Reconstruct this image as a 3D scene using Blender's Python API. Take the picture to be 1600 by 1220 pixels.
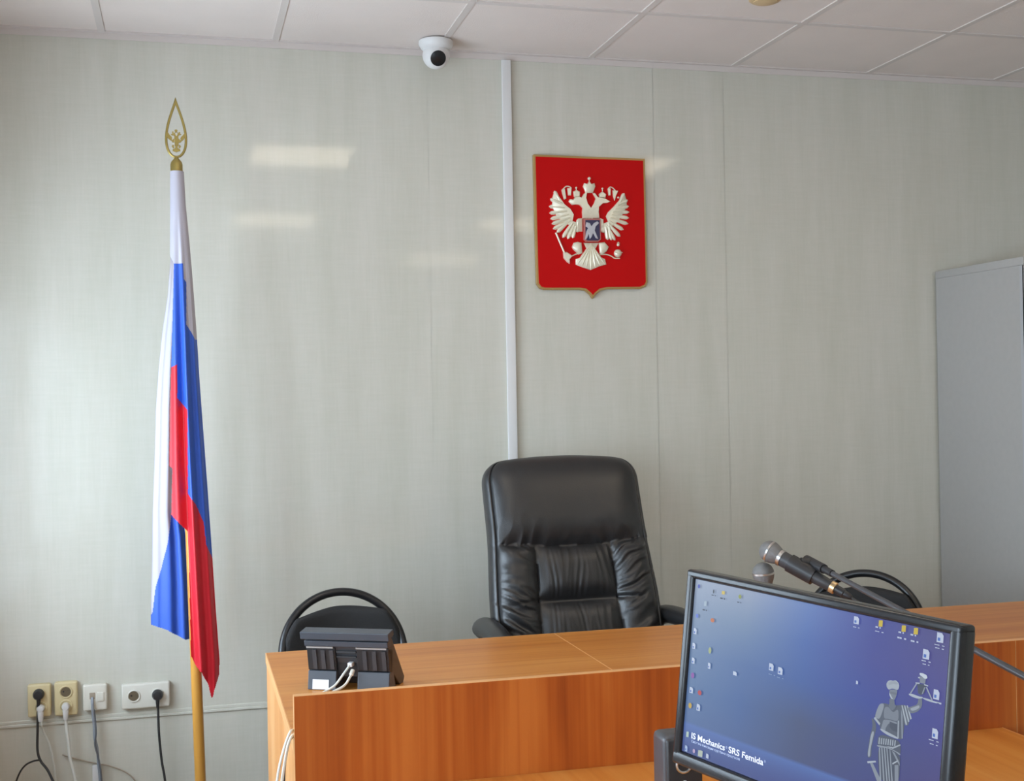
import bpy, bmesh, math, random
from mathutils import Vector, Matrix, noise
random.seed(7)
PI = math.pi
for o in list(bpy.data.objects): bpy.data.objects.remove(o, do_unlink=True)
S = bpy.context.scene
C = S.collection

# ---------------------------------------------------------------- camera
WALL_Y, CEIL, CAM_Z = 4.583, 2.748, 1.45
cd = bpy.data.cameras.new('camera'); cam = bpy.data.objects.new('camera', cd); C.objects.link(cam)
cd.sensor_fit = 'HORIZONTAL'; cd.sensor_width = 36.0; cd.lens = 36.0 * 1946.0 / 1600.0
cd.clip_start = 0.05
F = Vector((0.25408989, 0.96717206, 0.00406678)); R_ = Vector((0.96704565, -0.25398196, -0.01777269)); U = Vector((0.01615636, -0.00844862, 0.99983378))
cam.matrix_world = Matrix(((R_.x, U.x, -F.x, 0), (R_.y, U.y, -F.y, 0), (R_.z, U.z, -F.z, CAM_Z), (0, 0, 0, 1)))
S.camera = cam

# ---------------------------------------------------------------- light and exposure
S.view_settings.view_transform = 'Standard'; S.view_settings.look = 'None'
S.view_settings.gamma = 1; S.view_settings.use_curve_mapping = False
S.view_settings.exposure = -0.15
wd = bpy.data.worlds.new('daylight'); S.world = wd; wd.use_nodes = True
bg = wd.node_tree.nodes['Background']; bg.inputs[0].default_value = (0.72, 0.86, 1, 1); bg.inputs[1].default_value = 2.0
WX = -0.85                       # inner face of the window wall
# y0, y1 of the three windows, sill and head height
WINDOWS = [(2.35, 4.12), (-0.20, 1.55), (-2.50, -0.75)]
SILL, HEAD = 0.66, 1.95
WIN_W = [86, 95, 95]
for i, (a, b) in enumerate(WINDOWS):
    l = bpy.data.lights.new('daylight_window', 'AREA'); l.shape = 'RECTANGLE'; l.size = b - a; l.size_y = HEAD - SILL
    l.energy = WIN_W[i]; l.color = (0.68, 0.84, 1.0)
    o = bpy.data.objects.new('daylight_window', l); C.objects.link(o)
    o.location = (WX - 0.32, (a + b) / 2, (SILL + HEAD) / 2); o.rotation_euler = (0, -PI / 2, 0)
    o.rotation_euler = Matrix(((0, 0, -1), (1, 0, 0), (0, -1, 0))).to_euler()
LAMP_EMIT = 7.0

# ---------------------------------------------------------------- materials
MATS = {}
def mat(name, col, rough=0.5, metal=0.0, spec=0.5, coat=0.0, bump=0.0, bscale=60.0, var=0.0, vscale=(8, 8, 8), emit=None, estr=1.0, coatr=0.05):
    if name in MATS: return MATS[name]
    m = bpy.data.materials.new(name); m.use_nodes = True; nt = m.node_tree; N = nt.nodes; L = nt.links
    b = N['Principled BSDF']; b.inputs['Base Color'].default_value = (*col, 1); b.inputs['Roughness'].default_value = rough
    b.inputs['Metallic'].default_value = metal; b.inputs['Specular IOR Level'].default_value = spec
    b.inputs['Coat Weight'].default_value = coat; b.inputs['Coat Roughness'].default_value = coatr
    tc = N.new('ShaderNodeTexCoord')
    if var > 0:
        mp = N.new('ShaderNodeMapping'); mp.inputs['Scale'].default_value = vscale
        n = N.new('ShaderNodeTexNoise'); n.inputs['Scale'].default_value = 1.0; n.inputs['Detail'].default_value = 5
        r = N.new('ShaderNodeValToRGB'); r.color_ramp.elements[0].position = 0.3; r.color_ramp.elements[1].position = 0.7
        r.color_ramp.elements[0].color = (*[c * (1 - var) for c in col], 1); r.color_ramp.elements[1].color = (*[min(1, c * (1 + var)) for c in col], 1)
        L.new(tc.outputs['Object'], mp.inputs[0]); L.new(mp.outputs[0], n.inputs[0]); L.new(n.outputs['Fac'], r.inputs[0]); L.new(r.outputs[0], b.inputs['Base Color'])
    if bump > 0:
        n2 = N.new('ShaderNodeTexNoise'); n2.inputs['Scale'].default_value = bscale; n2.inputs['Detail'].default_value = 4
        bp = N.new('ShaderNodeBump'); bp.inputs['Strength'].default_value = bump; bp.inputs['Distance'].default_value = 0.002
        L.new(tc.outputs['Object'], n2.inputs[0]); L.new(n2.outputs['Fac'], bp.inputs['Height']); L.new(bp.outputs[0], b.inputs['Normal'])
    if emit:
        b.inputs['Emission Color'].default_value = (*emit, 1); b.inputs['Emission Strength'].default_value = estr
    MATS[name] = m; return m

def wood(name, axis, c0, c1, c2, rough=0.3, coat=0.3):
    """printed wood laminate, grain stretched along one axis"""
    m = bpy.data.materials.new(name); m.use_nodes = True; nt = m.node_tree; N = nt.nodes; L = nt.links
    b = N['Principled BSDF']; b.inputs['Roughness'].default_value = rough; b.inputs['Coat Weight'].default_value = coat; b.inputs['Coat Roughness'].default_value = 0.12; b.inputs['Specular IOR Level'].default_value = 0.3
    tc = N.new('ShaderNodeTexCoord')
    def layer(sx, along, det, dist):
        mp = N.new('ShaderNodeMapping'); sc = [sx, sx, sx]; sc[axis] = along; mp.inputs['Scale'].default_value = sc
        n = N.new('ShaderNodeTexNoise'); n.inputs['Scale'].default_value = 1; n.inputs['Detail'].default_value = det; n.inputs['Distortion'].default_value = dist
        L.new(tc.outputs['Object'], mp.inputs[0]); L.new(mp.outputs[0], n.inputs[0]); return n
    a = layer(7, 0.7, 3, 0.6); f = layer(60, 1.2, 4, 0.2)
    mx = N.new('ShaderNodeMath'); mx.operation = 'MULTIPLY_ADD'; mx.inputs[1].default_value = 0.35
    L.new(f.outputs['Fac'], mx.inputs[0])
    m2 = N.new('ShaderNodeMath'); m2.operation = 'MULTIPLY'; m2.inputs[1].default_value = 0.65; L.new(a.outputs['Fac'], m2.inputs[0]); L.new(m2.outputs[0], mx.inputs[2])
    r = N.new('ShaderNodeValToRGB'); e = r.color_ramp.elements; e[0].position = 0.36; e[0].color = (*c0, 1); e[1].position = 0.64; e[1].color = (*c2, 1)
    k = e.new(0.5); k.color = (*c1, 1)
    L.new(mx.outputs[0], r.inputs[0]); L.new(r.outputs[0], b.inputs['Base Color'])
    MATS[name] = m; return m

def wall_mat():
    """glossy PVC panels printed with a faint woven, streaky grey-green pattern"""
    m = bpy.data.materials.new('wall_panel'); m.use_nodes = True; nt = m.node_tree; N = nt.nodes; L = nt.links
    b = N['Principled BSDF']; b.inputs['Roughness'].default_value = 0.55
    b.inputs['Coat Weight'].default_value = 0.8; b.inputs['Coat Roughness'].default_value = 0.07; b.inputs['Coat IOR'].default_value = 1.5
    b.inputs['Specular IOR Level'].default_value = 0.25
    tc = N.new('ShaderNodeTexCoord')
    def layer(sc, det):
        mp = N.new('ShaderNodeMapping'); mp.inputs['Scale'].default_value = sc
        n = N.new('ShaderNodeTexNoise'); n.inputs['Scale'].default_value = 1; n.inputs['Detail'].default_value = det
        L.new(tc.outputs['Object'], mp.inputs[0]); L.new(mp.outputs[0], n.inputs[0]); return n
    a = layer((14, 1, 1.6), 5); w = layer((12, 1, 160), 2); v = layer((180, 1, 10), 2)
    r = N.new('ShaderNodeValToRGB'); e = r.color_ramp.elements
    e[0].position = 0.3; e[0].color = (0.60, 0.588, 0.497, 1); e[1].position = 0.7; e[1].color = (0.69, 0.665, 0.588, 1)
    s1 = N.new('ShaderNodeMath'); s1.operation = 'ADD'; L.new(w.outputs['Fac'], s1.inputs[0]); L.new(v.outputs['Fac'], s1.inputs[1])
    s2 = N.new('ShaderNodeMath'); s2.operation = 'MULTIPLY_ADD'; s2.inputs[1].default_value = 0.22; L.new(s1.outputs[0], s2.inputs[0])
    s3 = N.new('ShaderNodeMath'); s3.operation = 'MULTIPLY'; s3.inputs[1].default_value = 0.56; L.new(a.outputs['Fac'], s3.inputs[0]); L.new(s3.outputs[0], s2.inputs[2])
    L.new(s2.outputs[0], r.inputs[0]); L.new(r.outputs[0], b.inputs['Base Color'])
    MATS['wall_panel'] = m; return m

# ---------------------------------------------------------------- mesh helpers
def obj(name, bm, m, parent=None, smooth=True, angle=38, bevel=0):
    bmesh.ops.remove_doubles(bm, verts=bm.verts, dist=1e-6)
    bmesh.ops.recalc_face_normals(bm, faces=bm.faces)
    me = bpy.data.meshes.new(name)
    if smooth:
        lim = math.radians(angle)
        for f in bm.faces: f.smooth = True
        for e in bm.edges:
            if len(e.link_faces) != 2 or e.calc_face_angle(0) > lim: e.smooth = False
    bm.to_mesh(me); bm.free()
    o = bpy.data.objects.new(name, me); C.objects.link(o)
    for mm in (m if isinstance(m, (list, tuple)) else [m]): me.materials.append(mm)
    if parent: o.parent = parent
    if bevel:
        md = o.modifiers.new('bevel', 'BEVEL'); md.width = bevel; md.segments = 3; md.limit_method = 'ANGLE'; md.angle_limit = math.radians(50); md.harden_normals = True
    return o
def tag(o, label, cat, group=None):
    o['label'] = label; o['category'] = cat
    if group: o['group'] = group
    return o
def thing(name, label, cat, loc=(0, 0, 0), rz=0.0, group=None):
    o = bpy.data.objects.new(name, None); C.objects.link(o); o.empty_display_size = 0.05
    o.location = loc; o.rotation_euler = (0, 0, rz); return tag(o, label, cat, group)
def struct(o): o['kind'] = 'structure'; return o
def box(bm, lo, hi, mi=0, M=None):
    x0, y0, z0 = lo; x1, y1, z1 = hi
    vs = [Vector(v) for v in ((x0,y0,z0),(x1,y0,z0),(x1,y1,z0),(x0,y1,z0),(x0,y0,z1),(x1,y0,z1),(x1,y1,z1),(x0,y1,z1))]
    if M: vs = [M @ v for v in vs]
    vs = [bm.verts.new(v) for v in vs]
    for f in ((3,2,1,0),(4,5,6,7),(0,1,5,4),(1,2,6,5),(2,3,7,6),(3,0,4,7)):
        bm.faces.new([vs[i] for i in f]).material_index = mi
def rbox(bm, lo, hi, r=0.005, seg=3, mi=0, M=None):
    b2 = bmesh.new(); box(b2, lo, hi, mi)
    bmesh.ops.bevel(b2, geom=b2.edges[:], offset=r, segments=seg, profile=0.5, affect='EDGES')
    merge(bm, b2, mi, M)
def merge(bm, b2, mi=0, M=None):
    mp = {}
    for v in b2.verts: mp[v] = bm.verts.new(M @ v.co if M else v.co)
    for f in b2.faces:
        try: bm.faces.new([mp[v] for v in f.verts]).material_index = mi
        except ValueError: pass
    b2.free()
def BM(): return bmesh.new()
def catmull(P, n=8):
    P = [Vector(p) for p in P]
    if len(P) < 3: return P
    Q = [P[0] * 2 - P[1]] + P + [P[-1] * 2 - P[-2]]; out = []
    for i in range(1, len(Q) - 2):
        a, b, c, d = Q[i-1:i+3]
        for k in range(n):
            t = k / n
            out.append(0.5 * ((2*b) + (c-a)*t + (2*a-5*b+4*c-d)*t*t + (3*b-3*c+d-a)*t**3))
    out.append(P[-1]); return out
def tube(bm, P, r, seg=12, curve=True, n=8, flat=1.0, closed=False, mi=0, caps=True):
    """r: number or function of 0..1"""
    pts = catmull(P, n) if curve else [Vector(p) for p in P]
    rf = r if callable(r) else (lambda t: r)
    m = len(pts); rings = []; nrm = None
    for i, p in enumerate(pts):
        if closed: t = (pts[(i+1) % m] - pts[i-1]).normalized()
        else: t = (pts[min(i+1, m-1)] - pts[max(i-1, 0)]).normalized()
        if nrm is None:
            nrm = t.orthogonal().normalized() if flat == 1.0 else (Vector((0,1,0)) - t * t.y).normalized()
        nrm = (nrm - t * nrm.dot(t)).normalized(); bn = t.cross(nrm)
        rr = rf(i / (m - 1))
        rings.append([bm.verts.new(p + (nrm * math.cos(a) * rr * flat + bn * math.sin(a) * rr)) for a in [2*PI*k/seg for k in range(seg)]])
    for i in range(m if closed else m - 1):
        A, B = rings[i], rings[(i+1) % m]
        for k in range(seg): bm.faces.new([A[k], A[(k+1) % seg], B[(k+1) % seg], B[k]]).material_index = mi
    if caps and not closed:
        bm.faces.new(rings[0][::-1]).material_index = mi; bm.faces.new(rings[-1]).material_index = mi
def axis_matrix(p, d, up=None):
    z = Vector(d).normalized(); x = z.orthogonal().normalized() if up is None else Vector(up).cross(z).normalized(); y = z.cross(x)
    return Matrix(((x.x,y.x,z.x,p[0]),(x.y,y.y,z.y,p[1]),(x.z,y.z,z.z,p[2]),(0,0,0,1)))
def lathe(bm, prof, M=None, seg=32, mi=0):
    """prof: list of (radius, height) about local z"""
    rings = []
    for r, z in prof:
        if r < 1e-6: rings.append([bm.verts.new((M @ Vector((0,0,z))) if M else (0,0,z))])
        else: rings.append([bm.verts.new((M @ Vector((r*math.cos(2*PI*k/seg), r*math.sin(2*PI*k/seg), z))) if M else (r*math.cos(2*PI*k/seg), r*math.sin(2*PI*k/seg), z)) for k in range(seg)])
    for A, B in zip(rings, rings[1:]):
        for k in range(seg):
            q = [A[k % len(A)], A[(k+1) % len(A)], B[(k+1) % len(B)], B[k % len(B)]]
            q = list(dict.fromkeys(q))
            if len(q) >= 3: bm.faces.new(q).material_index = mi
    for rg, rev in ((rings[0], 1), (rings[-1], 0)):
        if len(rg) > 2: bm.faces.new(rg[::-1] if rev else rg).material_index = mi
def prism(bm, pts, y0, y1, mi=0, M=None, inset=0.0):
    """polygon in x,z extruded in y from y0 (back) to y1 (front); the front edge may be chamfered inwards"""
    n = len(pts); cx = sum(p[0] for p in pts)/n; cz = sum(p[1] for p in pts)/n
    def rg(y, s): return [bm.verts.new((M @ Vector((cx+(x-cx)*s, y, cz+(z-cz)*s))) if M else (cx+(x-cx)*s, y, cz+(z-cz)*s)) for x, z in pts]
    rs = [rg(y0, 1)]
    if inset: rs += [rg(y0 + (y1-y0)*0.6, 1), rg(y1, 1-inset)]
    else: rs += [rg(y1, 1)]
    for A, B in zip(rs, rs[1:]):
        for k in range(n): bm.faces.new([A[k], A[(k+1)%n], B[(k+1)%n], B[k]]).material_index = mi
    bm.faces.new(rs[0]).material_index = mi; bm.faces.new(rs[-1][::-1]).material_index = mi
def copy_tree(o, loc, rz, label):
    r = o.copy(); C.objects.link(r); r.location = loc; r.rotation_euler = (0, 0, rz); r['label'] = label
    for ch in o.children:
        c = ch.copy(); C.objects.link(c); c.parent = r
        for g in ch.children:
            d = g.copy(); C.objects.link(d); d.parent = c
    return r
def inpoly(x, y, P):
    c = False; j = len(P) - 1
    for i in range(len(P)):
        if (P[i][1] > y) != (P[j][1] > y) and x < (P[j][0]-P[i][0]) * (y-P[i][1]) / (P[j][1]-P[i][1]) + P[i][0]: c = not c
        j = i
    return c
def interp(P, z):
    """x on a polyline whose z falls monotonically"""
    if z >= P[0][1]: return P[0][0]
    for a, b in zip(P, P[1:]):
        if b[1] <= z <= a[1]: return a[0] + (b[0]-a[0]) * (a[1]-z) / max(1e-9, a[1]-b[1])
    return P[-1][0]

# ---------------------------------------------------------------- traced outlines, in metres
EM={'wing_l':[(-0.1476,0.1122),(-0.1335,0.0949),(-0.109,0.0616),(-0.0857,0.0444),(-0.0719,0.0221),(-0.0782,-0.0038),(-0.058,-0.0099),(-0.056,0.0063),(-0.0374,0.0083),(-0.0383,-0.0418),(-0.0705,-0.0424),(-0.0802,-0.0232),(-0.1069,-0.0108),(-0.1401,0.0144),(-0.1578,0.0526),(-0.1554,0.0879)],'wing_r':[(0.1356,0.1094),(0.1162,0.0845),(0.0916,0.0579),(0.0671,0.0346),(0.0582,0.0182),(0.0664,-0.0028),(0.0457,-0.0113),(0.046,0.005),(0.0324,0.0096),(0.0332,-0.0407),(0.0553,-0.0468),(0.0798,-0.0204),(0.1041,-0.0037),(0.1254,0.026),(0.145,0.059),(0.1421,0.0883)],'feath_l':[[(-0.1289,0.0757),(-0.1476,0.1122)],[(-0.119,0.063),(-0.1649,0.0813)],[(-0.1092,0.0472),(-0.1702,0.0523)],[(-0.101,0.0344),(-0.1693,0.0266)],[(-0.0929,0.0217),(-0.1654,0.0042)],[(-0.0881,0.0089),(-0.1607,-0.0149)],[(-0.0849,-0.0007),(-0.156,-0.0341)],[(-0.0783,-0.0102),(-0.1181,-0.0673)],[(-0.0717,-0.0166),(-0.098,-0.0718)],[(-0.065,-0.0229),(-0.0777,-0.0683)],[(-0.0865,0.0025),(-0.1412,-0.0483)],[(-0.0561,0.0031),(-0.0566,-0.0228)],[(-0.0564,-0.0163),(-0.0587,-0.0454)]],'feath_r':[[(0.116,0.0747),(0.1356,0.1094)],[(0.1054,0.0614),(0.1489,0.0836)],[(0.0948,0.0482),(0.153,0.0592)],[(0.086,0.035),(0.1539,0.0364)],[(0.0789,0.0235),(0.1528,0.0135)],[(0.0735,0.012),(0.1489,-0.0094)],[(0.0699,0.0005),(0.1294,-0.0326)],[(0.0663,-0.0093),(0.1151,-0.0589)],[(0.061,-0.0175),(0.0942,-0.0739)],[(0.054,-0.0241),(0.0651,-0.0727)],[(0.0663,-0.0076),(0.0787,-0.0741)],[(0.0426,0.0049),(0.0421,-0.0211)],[(0.0422,-0.0146),(0.0468,-0.0453)]],'body':[(-0.0374,0.0083),(-0.0386,0.0325),(-0.0366,0.0487),(-0.0482,0.0597),(-0.0651,0.061),(-0.0787,0.0591),(-0.0919,0.0717),(-0.0884,0.0798),(-0.0749,0.0785),(-0.0663,0.09),(-0.051,0.0904),(-0.0409,0.0874),(-0.0305,0.1038),(-0.0202,0.1073),(-0.024,0.0878),(-0.0176,0.0653),(-0.0034,0.0461),(0.0096,0.0659),(0.0175,0.0855),(0.0053,0.1063),(0.0138,0.1071),(0.0271,0.0906),(0.0408,0.0893),(0.0561,0.0864),(0.0765,0.0754),(0.0643,0.0697),(0.0472,0.0683),(0.0298,0.0533),(0.0278,0.0338),(0.0307,0.0096)],'crown_c':[(-0.0236,0.1056),(-0.0268,0.1184),(-0.0333,0.1312),(-0.028,0.1443),(-0.0162,0.1413),(-0.0075,0.1529),(0.0008,0.1418),(0.0128,0.1453),(0.016,0.1324),(0.0106,0.1193),(0.0053,0.1079)],'crown_l':[(-0.0697,0.0899),(-0.0718,0.1028),(-0.0726,0.1108),(-0.0607,0.1176),(-0.0466,0.1105),(-0.047,0.0905)],'crown_r':[(0.0322,0.0891),(0.0308,0.1036),(0.0447,0.1137),(0.0599,0.1033),(0.0569,0.0896)],'balls':[(-0.0073,0.1626,0.0065),(-0.0605,0.1257,0.004),(0.0456,0.1251,0.004),(-0.0641,-0.152,0.006),(0.0516,-0.1508,0.006),(-0.0661,-0.1697,0.005),(0.0547,-0.1686,0.005),(0.1059,-0.0916,0.006),(0.1036,-0.1242,0.0155),(-0.1085,0.0858,0.004),(0.1101,0.0925,0.004),(-0.0885,0.074,0.004),(0.0607,0.0572,0.004)],'rib':[[(-0.1197,0.1161),(-0.1061,0.1213),(-0.1012,0.0828),(-0.1093,0.0793),(-0.1166,0.1017)],[(-0.096,0.1232),(-0.0791,0.1252),(-0.082,0.0961),(-0.0932,0.0958)],[(0.0671,0.1256),(0.0792,0.1275),(0.078,0.0999),(0.0701,0.0997)],[(0.0876,0.1196),(0.1099,0.1185),(0.0999,0.0971),(0.0947,0.0791),(0.0889,0.0969)]],'ribt':[[(-0.1163,0.1162),(-0.1009,0.1295),(-0.0875,0.1298),(-0.0791,0.1236)],[(0.0688,0.124),(0.0775,0.1317),(0.0878,0.1294),(0.0996,0.1183)]],'legs':[[(-0.0817,-0.1022),(-0.0747,-0.086),(-0.0594,-0.0825),(-0.0442,-0.0855),(-0.0416,-0.1259),(-0.0552,-0.1309),(-0.0768,-0.1118)],[(0.0272,-0.0845),(0.0495,-0.082),(0.0662,-0.1003),(0.0573,-0.1182),(0.04,-0.1298),(0.0299,-0.125)]],'tail':[(-0.034,-0.0854),(0.0255,-0.0846),(0.0096,-0.1123),(0.0228,-0.1349),(0.0516,-0.1475),(0.0564,-0.1686),(0.0289,-0.1753),(-0.0078,-0.1902),(-0.0426,-0.1792),(-0.0678,-0.1697),(-0.0674,-0.1488),(-0.035,-0.1371),(-0.021,-0.1127)],'tailf':[[(-0.0059,-0.0899),(-0.061,-0.1681)],[(-0.0059,-0.0899),(-0.0442,-0.176)],[(-0.0059,-0.0899),(-0.0274,-0.1823)],[(-0.0059,-0.0899),(-0.0078,-0.1902)],[(-0.0059,-0.0899),(0.0117,-0.182)],[(-0.0059,-0.0899),(0.0306,-0.1737)],[(-0.0059,-0.0899),(0.0496,-0.167)]],'scep':[(-0.1463,-0.0484),(-0.1141,-0.1235)],'sceph':[(-0.1175,-0.1236),(-0.104,-0.1218),(-0.0807,-0.136),(-0.0927,-0.1507),(-0.093,-0.1668),(-0.103,-0.1604),(-0.1162,-0.1445)],'talon':[[(-0.0841,-0.1377),(-0.0653,-0.1294),(-0.0484,-0.126)],[(0.0315,-0.1299),(0.0571,-0.1296),(0.0776,-0.1359),(0.0911,-0.1438),(0.1118,-0.1436)]],'shield':[(-0.034,0.0074),(0.0331,0.0086),(0.0336,-0.0731),(0.0239,-0.0814),(-0.0255,-0.0821),(-0.0345,-0.0741)],'horse':[[(-0.0257,-0.0075),(-0.0122,-0.0104),(-0.0056,-0.0232),(0.0048,-0.0101),(0.0186,-0.0034),(0.0253,-0.0098),(0.0114,-0.023),(0.0077,-0.0392),(0.0207,-0.0713),(0.0105,-0.0682),(0.0007,-0.049),(-0.0064,-0.0653),(-0.0133,-0.0718),(-0.0163,-0.0493),(-0.0269,-0.072),(-0.0337,-0.0753),(-0.0263,-0.043),(-0.0193,-0.0299),(-0.0293,-0.0237)]]}
BOARD=[(-0.2277,0.2503),(-0.0082,0.2483),(0.225,0.2476),(0.2266,-0.1072),(0.227,-0.2356),(0.2181,-0.2517),(0.1952,-0.2614),(0.0601,-0.2631),(0.032,-0.2685),(0.0122,-0.2845),(0.0008,-0.3004),(-0.01,-0.2846),(-0.0291,-0.2688),(-0.0512,-0.2662),(-0.1938,-0.2669),(-0.21,-0.2617),(-0.2232,-0.2435),(-0.2245,-0.1651)]
FL={'BL':[(-0.0282,2.1992),(-0.0326,1.9238),(-0.027,1.8967),(-0.034,1.7153),(-0.0404,1.5653),(-0.047,1.403),(-0.0516,1.2429),(-0.0417,1.2343),(-0.0481,1.0847),(-0.0244,1.0587),(0.0013,1.0305),(0.005,0.8801),(0.0056,0.6715),(0.0069,0.6255),(0.0186,0.5976),(0.0385,0.5753),(0.0581,0.532),(0.0675,0.4874)],'BR':[(0.0081,2.2003),(0.0124,2.0916),(0.0225,1.9662),(0.0306,1.8407),(0.0401,1.6733),(0.0475,1.5057),(0.057,1.3379),(0.0665,1.17),(0.0773,0.96),(0.0864,0.7709),(0.0959,0.6026),(0.0931,0.5504),(0.0803,0.5199),(0.0716,0.4871)],'BB':[(-0.0471,1.8965),(0.0012,1.897),(0.0024,1.8468),(0.0103,1.8364),(0.0081,1.6985),(0.0239,1.6733),(0.0337,1.6524),(0.0862,1.6311),(0.1048,0.8957),(0.0848,0.9177),(0.0593,0.9818),(0.0524,1.0554),(0.027,1.1192),(0.0053,1.1513),(0.0077,1.4227),(-0.024,1.4609),(-0.0222,1.5693),(-0.0526,1.555)],'BLr':[(-0.0526,1.555),(-0.0222,1.5693),(-0.024,1.4609),(0.0077,1.4227),(0.0053,1.1513),(0.027,1.1192),(0.0524,1.0554),(0.0593,0.9818),(0.0848,0.9177),(0.1352,0.8731),(0.1283,0.4532),(-0.1139,0.4726)],'AL':[(-0.034,1.9655),(-0.0487,1.7986),(-0.0687,1.6737),(-0.0827,1.5491),(-0.0927,1.4247),(-0.0994,1.2589),(-0.108,1.0934),(-0.1126,0.9279),(-0.1192,0.7626),(-0.1187,0.6716)],'AR':[(-0.0098,1.9658),(-0.0058,1.7152),(-0.0159,1.0896),(-0.0051,1.0057),(0.0043,0.8384),(0.0075,0.663)],'ABt':[(-0.1179,0.7212),(-0.0663,0.7033),(-0.0405,0.685),(-0.0106,0.6684),(0.0096,0.665)],'AB':[(-0.048,1.0909),(-0.0617,0.9876),(-0.083,0.9056),(-0.102,0.8444),(-0.1133,0.7623),(-0.1399,0.7123),(-0.141,0.64),(0.0495,0.6268),(0.057,1.0866)]}
MONP=[0.829,1.588,1.018,-1.251,-0.105,0.03]
MONM=[[0.311247,0.944071,0.108878],[-0.949861,0.312642,0.004459],[-0.02983,-0.104807,0.994045]]
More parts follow.
